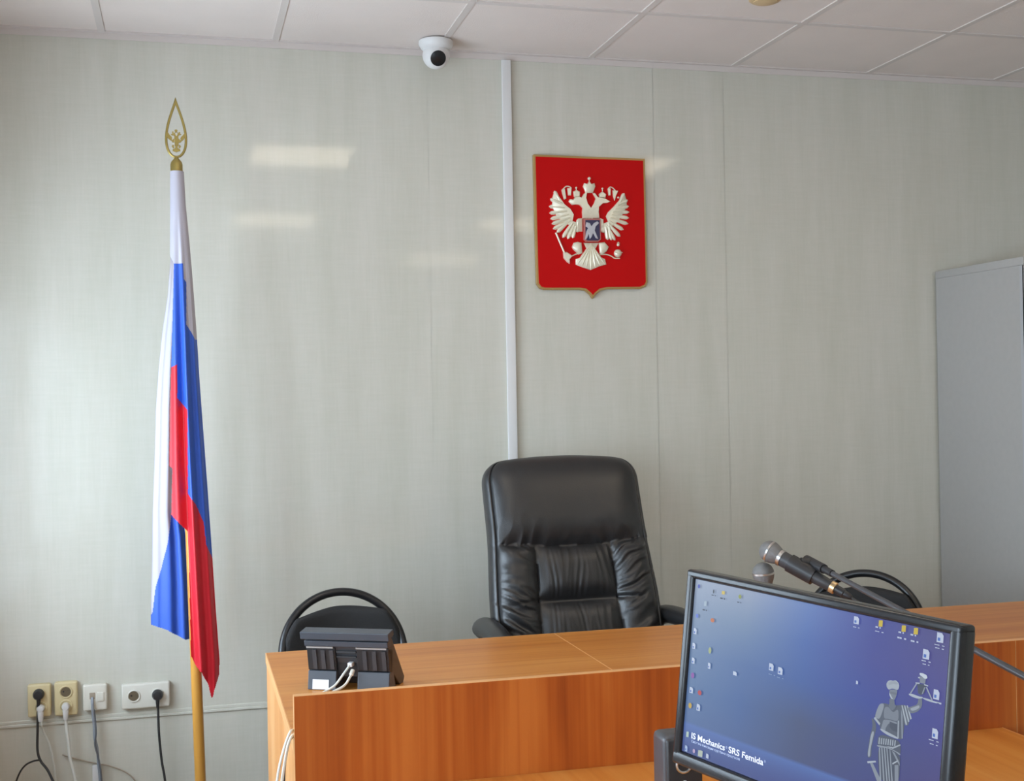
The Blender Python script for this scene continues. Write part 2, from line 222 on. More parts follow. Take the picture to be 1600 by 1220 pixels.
STATUE=[(0.3,[(0.1243,0.0044),(0.1327,-0.001),(0.1336,-0.0106),(0.1302,-0.0238),(0.1282,-0.0354),(0.1292,-0.0462),(0.1248,-0.0498),(0.122,-0.0456),(0.1233,-0.0342),(0.1243,-0.0203),(0.1278,-0.0071)]),(0.72,[(0.1276,-0.0133),(0.1308,-0.0138),(0.1288,-0.0254),(0.1267,-0.037),(0.1269,-0.0468),(0.1239,-0.0482),(0.1229,-0.0429),(0.1246,-0.0314),(0.1252,-0.0213)]),(0.85,[(0.1229,-0.0541),(0.1366,-0.0498),(0.1376,-0.0516),(0.1239,-0.0565)]),(0.6,[(0.1277,-0.0552),(0.1323,-0.054),(0.149,-0.0733),(0.1415,-0.0754)]),(0.28,[(0.1365,0.0245),(0.1441,0.0268),(0.1518,0.0267),(0.1654,0.0286),(0.1742,0.0318),(0.1802,0.0308),(0.1781,0.005),(0.1768,-0.0121),(0.1709,-0.0136),(0.1413,-0.0088),(0.1383,-0.0021),(0.1292,0.0031),(0.132,0.0148)]),(0.5,[(0.1439,0.0213),(0.1505,0.024),(0.1588,0.0174),(0.1665,0.0252),(0.1684,0.0124),(0.1658,0.0081),(0.152,0.0085),(0.1445,0.0067)]),(0.62,[(0.1365,0.0245),(0.1434,0.0261),(0.1432,0.0199),(0.1384,0.0053),(0.1346,0.0043),(0.1298,0.0051),(0.1326,0.0162)]),(0.8,[(0.129,0.0049),(0.1313,0.0054),(0.1397,-0.0006),(0.1384,-0.0033),(0.1289,0.003)]),(0.55,[(0.1445,0.0067),(0.1659,0.0075),(0.1669,0.0047),(0.154,0.0041),(0.1486,-0.0045),(0.149,-0.0081),(0.1412,-0.0076),(0.1429,-0.001)]),(0.2,[(0.1546,0.0054),(0.1669,0.0047),(0.1678,-0.0047),(0.161,-0.0052),(0.1553,-0.0017)]),(0.8,[(0.1403,-0.0066),(0.1537,-0.0088),(0.1699,-0.0114),(0.1701,-0.0138),(0.1525,-0.0127),(0.1405,-0.009)]),(0.7,[(0.1672,0.0097),(0.1694,0.0102),(0.1708,-0.0124),(0.1684,-0.0118)]),(0.6,[(0.1707,0.0286),(0.1729,0.0291),(0.1774,-0.0108),(0.1752,-0.0113)]),(0.33,[(0.169,0.0301),(0.1786,0.0322),(0.1836,0.0268),(0.1889,0.0172),(0.1854,0.0152),(0.1846,0.0078),(0.1796,0.006),(0.1758,0.0141)]),(0.8,[(0.1713,0.03),(0.1731,0.0304),(0.1823,0.0085),(0.1802,0.0067)]),(0.8,[(0.1754,0.0309),(0.1772,0.0313),(0.1856,0.0129),(0.1836,0.0113)]),(0.8,[(0.1794,0.0318),(0.1812,0.0322),(0.1889,0.0173),(0.1868,0.0156)]),(0.42,[(0.1804,0.029),(0.1875,0.0325),(0.196,0.0368),(0.1967,0.0453),(0.2024,0.0466),(0.2034,0.0361),(0.1982,0.0289),(0.1898,0.024),(0.1854,0.0236)]),(0.72,[(0.1848,0.0294),(0.1905,0.032),(0.1982,0.0367),(0.1999,0.0341),(0.1951,0.03),(0.1881,0.0266)]),(0.25,[(0.1382,-0.0169),(0.1479,-0.0133),(0.171,-0.0148),(0.1753,-0.0209),(0.1758,-0.034),(0.1371,-0.0307)]),(0.75,[(0.1395,-0.019),(0.1413,-0.0186),(0.1412,-0.0272),(0.1393,-0.027)]),(0.75,[(0.1432,-0.0186),(0.145,-0.0181),(0.1449,-0.0266),(0.143,-0.0265)]),(0.75,[(0.1468,-0.0182),(0.1487,-0.0177),(0.1485,-0.026),(0.1467,-0.0259)]),(0.75,[(0.1505,-0.0177),(0.1523,-0.0173),(0.1522,-0.0255),(0.1503,-0.0254)]),(0.75,[(0.1542,-0.0173),(0.156,-0.0169),(0.1558,-0.0249),(0.1539,-0.0248)]),(0.75,[(0.1578,-0.0169),(0.1596,-0.0164),(0.1594,-0.0244),(0.1576,-0.0242)]),(0.75,[(0.1614,-0.0165),(0.1632,-0.016),(0.163,-0.0238),(0.1612,-0.0237)]),(0.75,[(0.165,-0.016),(0.1668,-0.0156),(0.1666,-0.0233),(0.1648,-0.0231)]),(0.65,[(0.137,-0.0289),(0.1554,-0.0272),(0.1755,-0.0305),(0.1757,-0.0329),(0.1542,-0.0306),(0.138,-0.0311)]),(0.75,[(0.1508,-0.0272),(0.1629,-0.0253),(0.1744,-0.0188),(0.1748,-0.0204),(0.1631,-0.0277)]),(0.22,[(0.1395,-0.0313),(0.1555,-0.0284),(0.1756,-0.0317),(0.1764,-0.0483),(0.1765,-0.0657),(0.146,-0.0742),(0.1414,-0.0504)]),(0.68,[(0.1407,-0.0316),(0.1425,-0.0311),(0.1487,-0.0734),(0.1466,-0.074)]),(0.68,[(0.1446,-0.0306),(0.1464,-0.0301),(0.154,-0.0719),(0.1519,-0.0725)]),(0.68,[(0.1487,-0.0295),(0.1504,-0.0291),(0.1589,-0.0706),(0.1568,-0.0712)]),(0.68,[(0.1528,-0.0285),(0.1543,-0.0281),(0.1629,-0.0695),(0.1608,-0.07)]),(0.68,[(0.1577,-0.0272),(0.1588,-0.027),(0.1669,-0.0683),(0.1649,-0.0689)]),(0.6,[(0.1618,-0.0304),(0.1665,-0.0316),(0.175,-0.0415),(0.1762,-0.046),(0.172,-0.0422)]),(0.58,[(0.1679,-0.047),(0.1738,-0.0454),(0.1758,-0.0659),(0.1699,-0.0675)]),(0.85,[(0.164,-0.0456),(0.1718,-0.0399),(0.1727,-0.0411),(0.1649,-0.0472)]),(0.5,[(0.1508,0.0461),(0.1635,0.0488),(0.1633,0.0427),(0.161,0.0355),(0.1581,0.033),(0.1542,0.0346),(0.1513,0.0401)]),(0.42,[(0.1518,0.0436),(0.1631,0.0445),(0.1627,0.0414),(0.1528,0.041)]),(0.85,[(0.1511,0.0425),(0.1537,0.0394),(0.158,0.0348),(0.1558,0.0337),(0.1514,0.0389)]),(0.4,[(0.1518,0.0353),(0.1603,0.0347),(0.1608,0.0288),(0.1647,0.0279),(0.1579,0.0196),(0.1513,0.0242),(0.1525,0.0281)]),(0.78,[(0.1451,0.0522),(0.1475,0.0564),(0.1519,0.0585),(0.1558,0.0581),(0.1594,0.0601),(0.1642,0.0581),(0.1664,0.0537),(0.1644,0.0478),(0.159,0.0485),(0.1544,0.0481),(0.1501,0.0453),(0.1465,0.0476)]),(0.7,[(0.1478,0.0528),(0.1521,0.0567),(0.1595,0.0587),(0.1643,0.0563),(0.1629,0.0548),(0.1561,0.0545),(0.1503,0.0515)]),(0.18,[(0.1936,0.0625),(0.208,0.0644),(0.2054,0.0532),(0.2007,0.0498),(0.1961,0.0511)]),(0.85,[(0.1817,0.0477),(0.189,0.0484),(0.1979,0.0474),(0.2037,0.0481),(0.2039,0.0463),(0.1953,0.044),(0.1864,0.0448),(0.1821,0.0459)]),(0.85,[(0.2023,0.0472),(0.2125,0.0476),(0.2212,0.0466),(0.2325,0.0472),(0.2323,0.046),(0.2185,0.0445),(0.2069,0.0452)]),(0.7,[(0.1915,0.0621),(0.1936,0.0623),(0.1853,0.0482),(0.1835,0.0484)]),(0.7,[(0.2069,0.0612),(0.209,0.0617),(0.219,0.0473),(0.2176,0.0464)]),(0.6,[(0.2048,0.0608),(0.2066,0.0608),(0.2034,0.0516),(0.2017,0.0514)]),(0.85,[(0.1909,0.0638),(0.1975,0.0646),(0.1972,0.0631),(0.1914,0.0623)]),(0.85,[(0.204,0.0645),(0.2107,0.0641),(0.2104,0.0626),(0.2045,0.0631)]),(0.55,[(0.1964,0.0727),(0.2065,0.0736),(0.2058,0.0651),(0.1978,0.0646)]),(1.0,[(0.196,0.0768),(0.201,0.0775),(0.2077,0.0762),(0.2088,0.0723),(0.2046,0.0708),(0.2,0.0734),(0.1967,0.074)]),(0.9,[(0.1943,0.0713),(0.1969,0.0716),(0.1971,0.07),(0.1947,0.07)])]
ICONS=[((0.2,0.25,0.75),-0.2277,0.1236,0.0055000000000000005,0.0066),((0.05,0.06,0.12),-0.1936,0.1208,0.0033,0.0066),((0.05,0.06,0.12),-0.1929,0.115,0.0099,0.0022),((0.9,0.8,0.25),-0.1723,0.1221,0.0066,0.0055000000000000005),((0.05,0.06,0.12),-0.1726,0.1133,0.011000000000000001,0.0033),((0.6,0.65,0.2),-0.1359,0.1219,0.0066,0.0066),((0.05,0.06,0.12),-0.1363,0.1132,0.0088,0.0022),((0.7,0.78,0.85),-0.21,0.0995,0.0055000000000000005,0.0077),((0.05,0.06,0.12),-0.2103,0.0896,0.0099,0.0033),((0.4,0.5,0.9),-0.2266,0.078,0.0066,0.0066),((0.85,0.45,0.1),-0.1913,0.0771,0.0088,0.0066),((0.85,0.9,1),-0.2282,0.0539,0.0066,0.0088),((0.85,0.9,1),-0.2284,0.031,0.0066,0.0088),((0.85,0.9,1),-0.2271,0.0084,0.0066,0.0088),((0.7,0.75,0.5),-0.1916,0.0311,0.0066,0.0099),((0.85,0.9,1),-0.1903,0.0079,0.0055000000000000005,0.0088),((0.6,0.3,0.7),-0.2258,-0.0141,0.0077,0.0088),((0.85,0.9,1),-0.1338,0.0079,0.0077,0.0055000000000000005),((0.85,0.9,1),-0.226,-0.0369,0.0077,0.0088),((0.8,0.2,0.15),-0.2068,-0.0367,0.0088,0.0077),((0.85,0.7,0.15),-0.2261,-0.0607,0.0077,0.0088),((0.85,0.9,1),-0.207,-0.0593,0.0077,0.0099),((0.85,0.9,1),-0.0608,0.0322,0.0088,0.0099),((0.85,0.9,1),-0.0427,0.0303,0.0088,0.0099),((0.6,0.7,0.85),-0.0583,0.0216,0.0132,0.00132),((0.6,0.7,0.85),-0.0417,0.0205,0.0132,0.00132),((0.85,0.9,1),0.0884,0.125,0.0088,0.0099),((0.85,0.9,1),0.0893,0.1157,0.011000000000000001,0.00165),((0.9,0.8,0.25),0.1294,0.1278,0.0066,0.0088),((0.85,0.9,1),0.1257,0.1221,0.0088,0.0033),((0.85,0.9,1),0.1283,0.1167,0.0143,0.00165),((0.9,0.8,0.25),0.167,0.1277,0.0066,0.0088),((0.85,0.9,1),0.1634,0.1221,0.0088,0.0033),((0.85,0.9,1),0.1651,0.115,0.0143,0.0033),((0.9,0.8,0.25),0.1862,0.1278,0.0066,0.0088),((0.85,0.9,1),0.1827,0.1223,0.0088,0.0033),((0.85,0.9,1),0.1854,0.1146,0.012100000000000001,0.0033),((0.85,0.9,1),0.2237,0.1265,0.0099,0.012100000000000001),((0.85,0.9,1),0.2236,0.1169,0.0154,0.00165),((0.85,0.9,1),0.224,0.113,0.0132,0.00165),((0.85,0.9,1),0.2045,0.102,0.0099,0.012100000000000001),((0.85,0.9,1),0.2053,0.0933,0.0143,0.00165),((0.85,0.9,1),0.2056,0.0893,0.011000000000000001,0.00165),((0.85,0.9,1),0.2243,0.0556,0.0088,0.012100000000000001),((0.85,0.9,1),0.2261,0.0456,0.0132,0.00165),((0.85,0.9,1),0.2266,0.0076,0.0088,0.012100000000000001),((0.85,0.9,1),0.2255,-0.0015,0.0154,0.00165),((0.85,0.9,1),0.2259,-0.0061,0.012100000000000001,0.00165),((0.85,0.9,1),0.0975,0.0437,0.0033,0.0044),((0.8,0.9,0.85),-0.2266,-0.1053,0.0055000000000000005,0.0088),((0.75,0.85,1),-0.227,-0.127,0.0055000000000000005,0.0088),((0.85,0.75,0.9),-0.2092,-0.1264,0.0055000000000000005,0.0066),((0.8,0.85,0.8),-0.1945,-0.1265,0.0099,0.0099),((0.85,0.9,1),-0.1786,-0.1262,0.0055000000000000005,0.0066)]
TXT=[(-0.2158,-0.1085),(-0.0644,-0.1101),(-0.2167,-0.1136),(-0.1103,-0.114),(-0.2153,-0.1005)]
BAND=[(-0.2335,-0.0862),(-0.1648,-0.0861),(-0.0697,-0.0858),(0.0159,-0.0921),(0.0765,-0.0929)]
EM['_c']=(1.5275,2.118)
# ---------------------------------------------------------------- the materials used
m_wall = wall_mat()
m_white = mat('white_plastic', (0.78, 0.77, 0.76), 0.35)
m_paint = mat('white_paint', (0.75, 0.76, 0.75), 0.6, var=0.03)
m_tile = mat('ceiling_tile', (0.82, 0.73, 0.68), 0.9, bump=0.5, bscale=220, var=0.02, vscale=(5, 5, 5))
m_bar = mat('ceiling_bar', (0.70, 0.63, 0.59), 0.6)
m_floor = wood('floor_lino', 1, (0.34, 0.28, 0.22), (0.42, 0.35, 0.28), (0.50, 0.42, 0.34), 0.4, 0.2)
m_wtop = wood('laminate_along_sheen', 0, (0.46, 0.145, 0.018), (0.56, 0.205, 0.034), (0.63, 0.265, 0.058), 0.36, 0.08)  # same laminate as the front, lightened: gloss sheen put into the colour
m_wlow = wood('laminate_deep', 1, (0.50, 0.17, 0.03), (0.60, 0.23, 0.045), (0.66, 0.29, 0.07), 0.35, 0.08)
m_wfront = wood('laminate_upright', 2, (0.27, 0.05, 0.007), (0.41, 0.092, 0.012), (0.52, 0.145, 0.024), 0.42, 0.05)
m_wside_lit = wood('laminate_side_lit', 2, (0.58, 0.22, 0.05), (0.68, 0.30, 0.09), (0.76, 0.38, 0.14), 0.35, 0.1)  # lighter copy of the upright laminate, window light painted into its colour
m_wedge = mat('laminate_edging', (0.72, 0.36, 0.13), 0.35, var=0.08, vscale=(3, 3, 20))
m_leather = mat('black_leather', (0.02, 0.02, 0.021), 0.36, spec=0.65, bump=0.25, bscale=260)
m_black = mat('black_plastic', (0.022, 0.022, 0.024), 0.42)
m_gloss = mat('black_gloss', (0.016, 0.016, 0.017), 0.25, spec=0.35)
m_fabric = mat('black_cloth', (0.02, 0.019, 0.019), 0.85, bump=0.6, bscale=500)
m_tubeb = mat('black_tube', (0.012, 0.012, 0.013), 0.3)
m_cab = mat('grey_sheet_metal', (0.41, 0.395, 0.375), 0.5, var=0.02, vscale=(40, 40, 40))
m_cabl = mat('light_grey_metal', (0.42, 0.42, 0.43), 0.45)
m_gold = mat('gold_paint', (0.42, 0.32, 0.10), 0.35, metal=0.7)
m_pole = mat('varnished_pole', (0.62, 0.30, 0.055), 0.3, var=0.15, vscale=(30, 30, 3))
m_fw = mat('flag_white', (0.50, 0.475, 0.54), 0.6, bump=0.2, bscale=400)
m_fb = mat('flag_blue', (0.03, 0.11, 0.56), 0.5, bump=0.2, bscale=400)
m_fr = mat('flag_red', (0.66, 0.015, 0.03), 0.5, bump=0.2, bscale=400)
m_red = mat('emblem_red', (0.58, 0.002, 0.003), 0.5, spec=0.15)
m_ebord = mat('emblem_border', (0.46, 0.29, 0.10), 0.35, metal=0.3)
m_eagle = mat('pale_gilding', (0.90, 0.85, 0.68), 0.36, metal=0.25)
m_navy = mat('shield_blue', (0.03, 0.03, 0.09), 0.3)
m_silver = mat('silver_enamel', (0.55, 0.56, 0.62), 0.3, metal=0.3)
m_pink = mat('shield_rim', (0.55, 0.18, 0.15), 0.4)
m_beige = mat('beige_plastic', (0.74, 0.62, 0.36), 0.4)
m_ivory = mat('ivory_plastic', (0.78, 0.75, 0.66), 0.4)
m_cableg = mat('grey_cable', (0.32, 0.35, 0.40), 0.5)
m_cablew = mat('white_cable', (0.72, 0.72, 0.66), 0.5)
m_cableb = mat('black_cable', (0.03, 0.03, 0.03), 0.5)
m_cablet = mat('tan_cable', (0.42, 0.35, 0.27), 0.6)
m_chrome = mat('steel', (0.62, 0.61, 0.60), 0.28, metal=1.0)
m_mesh = mat('grille_steel', (0.26, 0.26, 0.26), 0.5, metal=0.9, bump=1.0, bscale=900)
m_micb = mat('microphone_grey', (0.045, 0.045, 0.048), 0.45)
m_brass = mat('brass_ring', (0.75, 0.55, 0.30), 0.3, metal=0.8)
m_dgrey = mat('dark_grey_plastic', (0.055, 0.055, 0.06), 0.38)
m_bgrey = mat('slate_plastic', (0.065, 0.074, 0.09), 0.4)
m_lamp = mat('lamp_diffuser', (0.8, 0.8, 0.78), 0.6, emit=(1.0, 0.85, 0.63), estr=LAMP_EMIT)
m_recess_shade = mat('socket_shade_brown', (0.16, 0.12, 0.07), 0.6)  # flat brown disc colour standing in for shade inside an empty outlet
m_tan = mat('tan_plastic', (0.62, 0.45, 0.25), 0.5)

# ---------------------------------------------------------------- the room
RX, BY = 4.7, -4.2
bm = BM(); box(bm, (WX-0.3, BY-0.2, -0.1), (RX+0.2, WALL_Y+0.25, 0)); struct(obj('floor', bm, m_floor, smooth=False))
# panelled wall: panels 0.3 m wide, each hung a hair out of true, so reflections break at the joints
bm = BM(); x = 0.297 - 0.3 * 5
tilts = {}
while x < RX:
    a, b = max(x, WX), min(x + 0.3, RX); d = random.uniform(-0.0009, 0.0009); d = {2: 0.0034, 6: 0.0034}.get(round((x-0.597+0.6)/0.3), d)
    sec = [(a, 0.0), (b, 0.0)]
    row0 = []; row1 = []
    for k, (px_, dy) in enumerate(sec):
        yy = WALL_Y + (d/2 if k else -d/2)
        row0.append(bm.verts.new((px_, yy, 0))); row1.append(bm.verts.new((px_, yy, CEIL + 0.05)))
    bm.faces.new([row0[0], row0[1], row1[1], row1[0]])
    x += 0.3
box(bm, (WX-0.3, WALL_Y+0.004, 0), (RX+0.2, WALL_Y+0.2, CEIL+0.1))
o = struct(obj('wall_back', bm, m_wall, smooth=False))
bm = BM(); box(bm, (RX, BY, 0), (RX+0.2, WALL_Y, CEIL+0.1)); struct(obj('wall_right', bm, m_wall, smooth=False))
bm = BM(); box(bm, (WX-0.3, BY-0.2, 0), (RX+0.2, BY, CEIL+0.1)); struct(obj('wall_front', bm, m_paint, smooth=False))
bm = BM(); ys = [BY]
for a, b in sorted(WINDOWS): ys += [a, b]
ys += [WALL_Y]
for k in range(0, len(ys), 2): box(bm, (WX-0.3, ys[k], 0), (WX, ys[k+1], CEIL+0.1))
for a, b in WINDOWS:
    box(bm, (WX-0.3, a, 0), (WX, b, SILL)); box(bm, (WX-0.3, a, HEAD), (WX, b, CEIL+0.1))
struct(obj('wall_left', bm, m_paint, smooth=False))
m_glass = bpy.data.materials.new('window_glass'); m_glass.use_nodes = True; nt = m_glass.node_tree
mxs = nt.nodes.new('ShaderNodeMixShader'); tr = nt.nodes.new('ShaderNodeBsdfTransparent'); gl = nt.nodes.new('ShaderNodeBsdfGlossy'); gl.inputs['Roughness'].default_value = 0.02
mxs.inputs[0].default_value = 0.08; nt.links.new(tr.outputs[0], mxs.inputs[1]); nt.links.new(gl.outputs[0], mxs.inputs[2]); nt.links.new(mxs.outputs[0], nt.nodes['Material Output'].inputs[0])
for i, (a, b) in enumerate(WINDOWS):
    bm = BM(); f = 0.05; X0, X1 = WX-0.22, WX-0.16
    box(bm, (X0, a, SILL), (X1, a+f, HEAD)); box(bm, (X0, b-f, SILL), (X1, b, HEAD)); box(bm, (X0, a+f, SILL), (X1, b-f, SILL+f)); box(bm, (X0, a+f, HEAD-f), (X1, b-f, HEAD))
    mid = (a+b)/2; box(bm, (X0, mid-0.03, SILL+f), (X1, mid+0.03, HEAD-f))
    w = struct(obj('window_%d' % (i+1), bm, m_white, smooth=False))
    bm = BM(); box(bm, (X0+0.025, a+f, SILL+f), (X0+0.031, mid-0.03, HEAD-f)); box(bm, (X0+0.025, mid+0.03, SILL+f), (X0+0.031, b-f, HEAD-f)); obj('pane', bm, m_glass, w, smooth=False)
    bm = BM(); rbox(bm, (WX-0.16, a-0.05 if i else a-0.05, SILL-0.03), (WX+0.16, b+0.05, SILL+0.002), 0.006); obj('window_sill', bm, m_white, w)
# suspended ceiling: tiles sit a little above the face of the bars
bm = BM(); box(bm, (WX-0.3, BY-0.2, CEIL+0.004), (RX+0.2, WALL_Y+0.25, CEIL+0.1)); ceil = struct(obj('ceiling', bm, m_tile, smooth=False))
GX0, GY0, G = -0.262, WALL_Y-0.588, 0.6
bm = BM(); hw = 0.012
k = -1
while GX0 + k*G < RX:
    xx = GX0 + k*G
    if xx > WX: box(bm, (xx-hw, BY, CEIL), (xx+hw, WALL_Y, CEIL+0.006))
    k += 1
k = 0
while GY0 - k*G > BY:
    yy = GY0 - k*G; box(bm, (WX, yy-hw, CEIL-0.0004), (RX, yy+hw, CEIL+0.006)); k += 1
obj('ceiling_grid', bm, m_bar, ceil, smooth=False)
bm = BM(); box(bm, (WX, WALL_Y-0.02, CEIL-0.0008), (RX, WALL_Y-0.0005, CEIL+0.004)); box(bm, (WX, WALL_Y-0.0035, CEIL-0.022), (RX, WALL_Y-0.0005, CEIL)); struct(obj('trim_1', bm, m_bar, smooth=False))
# cable trunking strip low on the wall
bm = BM()
rbox(bm, (WX, WALL_Y-0.007, 0.340), (RX, WALL_Y+0.001, 0.350), 0.002); rbox(bm, (WX, WALL_Y-0.004, 0.350), (RX, WALL_Y+0.001, 0.362), 0.0015)
struct(obj('trim_2', bm, m_wall))
bm = BM(); rbox(bm, (WX, WALL_Y-0.015, 0), (RX, WALL_Y-0.001, 0.07), 0.004); struct(obj('baseboard_back', bm, m_white))
# vertical cable duct
cdct = thing('cable_duct', 'narrow white vertical cable duct running down the wall behind the leather chair', 'cable duct', (1.2, WALL_Y, 0))
bm = BM(); rbox(bm, (-0.016, -0.012, 0.07), (0.016, 0.0, CEIL-0.03), 0.002); obj('duct_base', bm, m_white, cdct)
bm = BM(); rbox(bm, (-0.0185, -0.018, 0.07), (0.0185, -0.010, CEIL-0.024), 0.003); obj('duct_cover', bm, m_white, cdct)

# ceiling lamps, one tile each
LG = 'square ceiling lamps'
def lamp(cx, cy, label):
    t = thing('ceiling_lamp', label, 'lamp', (cx, cy, CEIL), 0, LG)
    bm = BM(); s = 0.295
    for lo, hi in (((-s,-s,-0.012),(s,-s+0.02,0.004)), ((-s,s-0.02,-0.012),(s,s,0.004)), ((-s,-s+0.02,-0.012),(-s+0.02,s-0.02,0.004)), ((s-0.02,-s+0.02,-0.012),(s,s-0.02,0.004))): box(bm, lo, hi)
    obj('frame', bm, m_white, t, smooth=False)
    bm = BM(); box(bm, (-s+0.02,-s+0.02,-0.004), (s-0.02,s-0.02,0.0035)); obj('diffuser', bm, m_lamp, t, smooth=False)
for cx, cy, lb in [(0.638, 2.495, 'square ceiling lamp nearest the panelled wall, over the left of the bench'), (0.638, 0.095, 'square ceiling lamp above the camera side of the room, left row'),
                   (2.438, -2.305, 'square ceiling lamp far back in the room, right row'), (2.438, 2.495, 'square ceiling lamp over the right end of the bench'), (2.438, 0.095, 'square ceiling lamp in the middle of the right row')]:
    lamp(cx, cy, lb)
sd = thing('ceiling_fitting', 'round tan ceiling fitting just inside the top edge of the picture', 'ceiling fitting', (1.858, 3.72, CEIL))
bm = BM(); lathe(bm, [(0.052, 0.004), (0.056, -0.006), (0.054, -0.018), (0.046, -0.024), (0.04, -0.024)]); obj('rim', bm, m_tan, sd)
bm = BM(); lathe(bm, [(0.04, -0.02), (0.039, -0.027), (0.02, -0.032), (0, -0.033)]); obj('cap', bm, m_tan, sd)

# dome camera
dc = thing('security_camera', 'white dome security camera under the ceiling at the top of the wall', 'security camera', (0.905, 4.45, CEIL))
bm = BM(); lathe(bm, [(0.0, 0.0), (0.058, 0.0), (0.0625, -0.004), (0.0625, -0.016), (0.057, -0.026), (0.05, -0.034), (0.03, -0.038)], seg=48); obj('mounting_base', bm, m_white, dc)
bm = BM(); look = Vector((0.02, -0.82, -0.43)).normalized(); cen = Vector((0.0, 0.0, -0.055))
Mx = axis_matrix(cen, look); Rr = 0.049
prof = [(Rr*math.sin(a), Rr*math.cos(a)) for a in [0.62 + (PI-0.62)*k/24 for k in range(25)]]; prof[-1] = (0, -Rr)
lathe(bm, [(0.0275, Rr*math.cos(0.62)-0.002)] + prof, Mx, seg=48); obj('ball_housing', bm, m_white, dc)
bm = BM(); lathe(bm, [(0.0282, 0.0370), (0.0282, 0.0412), (0.026, 0.0418), (0.014, 0.0465), (0, 0.0482)], Mx, seg=40); obj('lens_window', bm, m_gloss, dc)
# ---------------------------------------------------------------- state emblem on the wall
ex, ez = EM['_c']
em = thing('wall_emblem', 'red shield shaped plaque with a pale gilt double headed eagle on the wall', 'emblem', (ex, WALL_Y, ez))
bm = BM(); prism(bm, BOARD, -0.001, -0.018); obj('plaque_back', bm, m_ebord, em, smooth=False, bevel=0.002)
n = len(BOARD); cx = sum(p[0] for p in BOARD)/n; cz = -0.0
inner = []
for i in range(n):                                     # inset outline
    a, b, c = Vector(BOARD[i-1]), Vector(BOARD[i]), Vector(BOARD[(i+1) % n])
    d1 = (b-a).normalized(); d2 = (c-b).normalized(); n1 = Vector((d1.y, -d1.x)); n2 = Vector((d2.y, -d2.x)); nn = (n1+n2)
    nn = nn / max(0.6, nn.length_squared/2) if nn.length > 1e-6 else n1
    inner.append(tuple(b + nn*0.0085))
bm = BM(); prism(bm, inner, -0.010, -0.0205); obj('red_field', bm, m_red, em, smooth=False)
def relief(bm, pts, d0=-0.020, d1=-0.028, inset=0.12): prism(bm, pts, d0, d1, inset=inset)
def feather(bm, a, b, w, d):
    a = Vector((a[0], 0, a[1])); b = Vector((b[0], 0, b[1])); t = (b-a).normalized(); s = Vector((t.z, 0, -t.x)); L_ = (b-a).length
    N_ = 9; rings = []
    for i in range(N_ + 1):
        u = i / N_; ww = w * (0.55 + 0.45*math.sin(min(1, u*1.3)*PI/2)) * (1 if u < 0.8 else math.sqrt(max(0.02, 1-((u-0.8)/0.2)**2)))
        p = a + t*L_*u; hgt = d * (1 - 0.35*u)
        rings.append([bm.verts.new(p + s*ww*q + Vector((0, -0.020 - hgt*h, 0))) for q, h in ((-1, 0), (-0.75, 0.6), (0, 1), (0.75, 0.6), (1, 0))])
    for A, B in zip(rings, rings[1:]):
        for k in range(4): bm.faces.new([A[k], A[k+1], B[k+1], B[k]])
        bm.faces.new([A[4], A[0], B[0], B[4]])
    bm.faces.new(rings[0]); bm.faces.new(rings[-1][::-1])
for side in ('l', 'r'):
    bm = BM(); relief(bm, EM['wing_'+side], inset=0.03, d1=-0.026)
    for i, (a, b) in enumerate(EM['feath_'+side]): feather(bm, a, b, 0.0080, 0.0095 + 0.0014*(i % 2))
    obj('eagle_wing', bm, m_eagle, em, angle=60)
bm = BM(); relief(bm, EM['body'], d1=-0.031, inset=0.05)
for x0 in (-0.012, 0, 0.012):
    for k in range(3): feather(bm, (-0.010 + x0*0.9, 0.045 - k*0.012), (-0.010 + x0, 0.028 - k*0.012), 0.005, 0.0125)
obj('eagle_body', bm, m_eagle, em, angle=60)
for q in EM['legs']:
    bm = BM(); relief(bm, q, d1=-0.032, inset=0.2); obj('eagle_leg', bm, m_eagle, em, angle=60)
bm = BM(); relief(bm, EM['tail'], d1=-0.026, inset=0.06)
for a, b in EM['tailf']: feather(bm, a, b, 0.0058, 0.012)
obj('eagle_tail', bm, m_eagle, em, angle=60)
for nm in ('crown_c', 'crown_l', 'crown_r'):
    bm = BM(); relief(bm, EM[nm], d1=-0.031, inset=0.25)
    bi = {'crown_c': 0, 'crown_l': 1, 'crown_r': 2}[nm]; bx_, bz_, br = EM['balls'][bi]
    lathe(bm, [(br*math.sin(a), br*math.cos(a)) for a in [PI*k/8 for k in range(9)]][1:-1], axis_matrix((bx_, -0.024, bz_), (0, -1, 0)), seg=14)
    zlo = min(p[1] for p in EM[nm]); tube(bm, [(bx_, -0.024, bz_), (bx_, -0.024, zlo + 0.01)], 0.0018, 8, curve=False)
    obj('eagle_crown', bm, m_eagle, em, angle=50)
for k in (0, 1):
    bm = BM()
    for q in EM['rib'][2*k:2*k+2]: relief(bm, q, d1=-0.026, inset=0.15)
    tube(bm, [(a, -0.022, b) for a, b in EM['ribt'][k]], 0.0022, 8)
    bx_, bz_, br = EM['balls'][9+k]; lathe(bm, [(br*math.sin(a), br*math.cos(a)) for a in [PI*j/8 for j in range(9)]][1:-1], axis_matrix((bx_, -0.022, bz_), (0, -1, 0)), seg=12)
    obj('crown_ribbon', bm, m_eagle, em)
bm = BM(); q = EM['scep']; tube(bm, [(q[0][0], -0.026, q[0][1]), (q[1][0], -0.026, q[1][1])], 0.0036, 10, curve=False); relief(bm, EM['sceph'], d1=-0.032, inset=0.2)
tube(bm, [(a, -0.024, b) for a, b in EM['talon'][0]], 0.0024, 8); obj('sceptre', bm, m_eagle, em)
bm = BM()
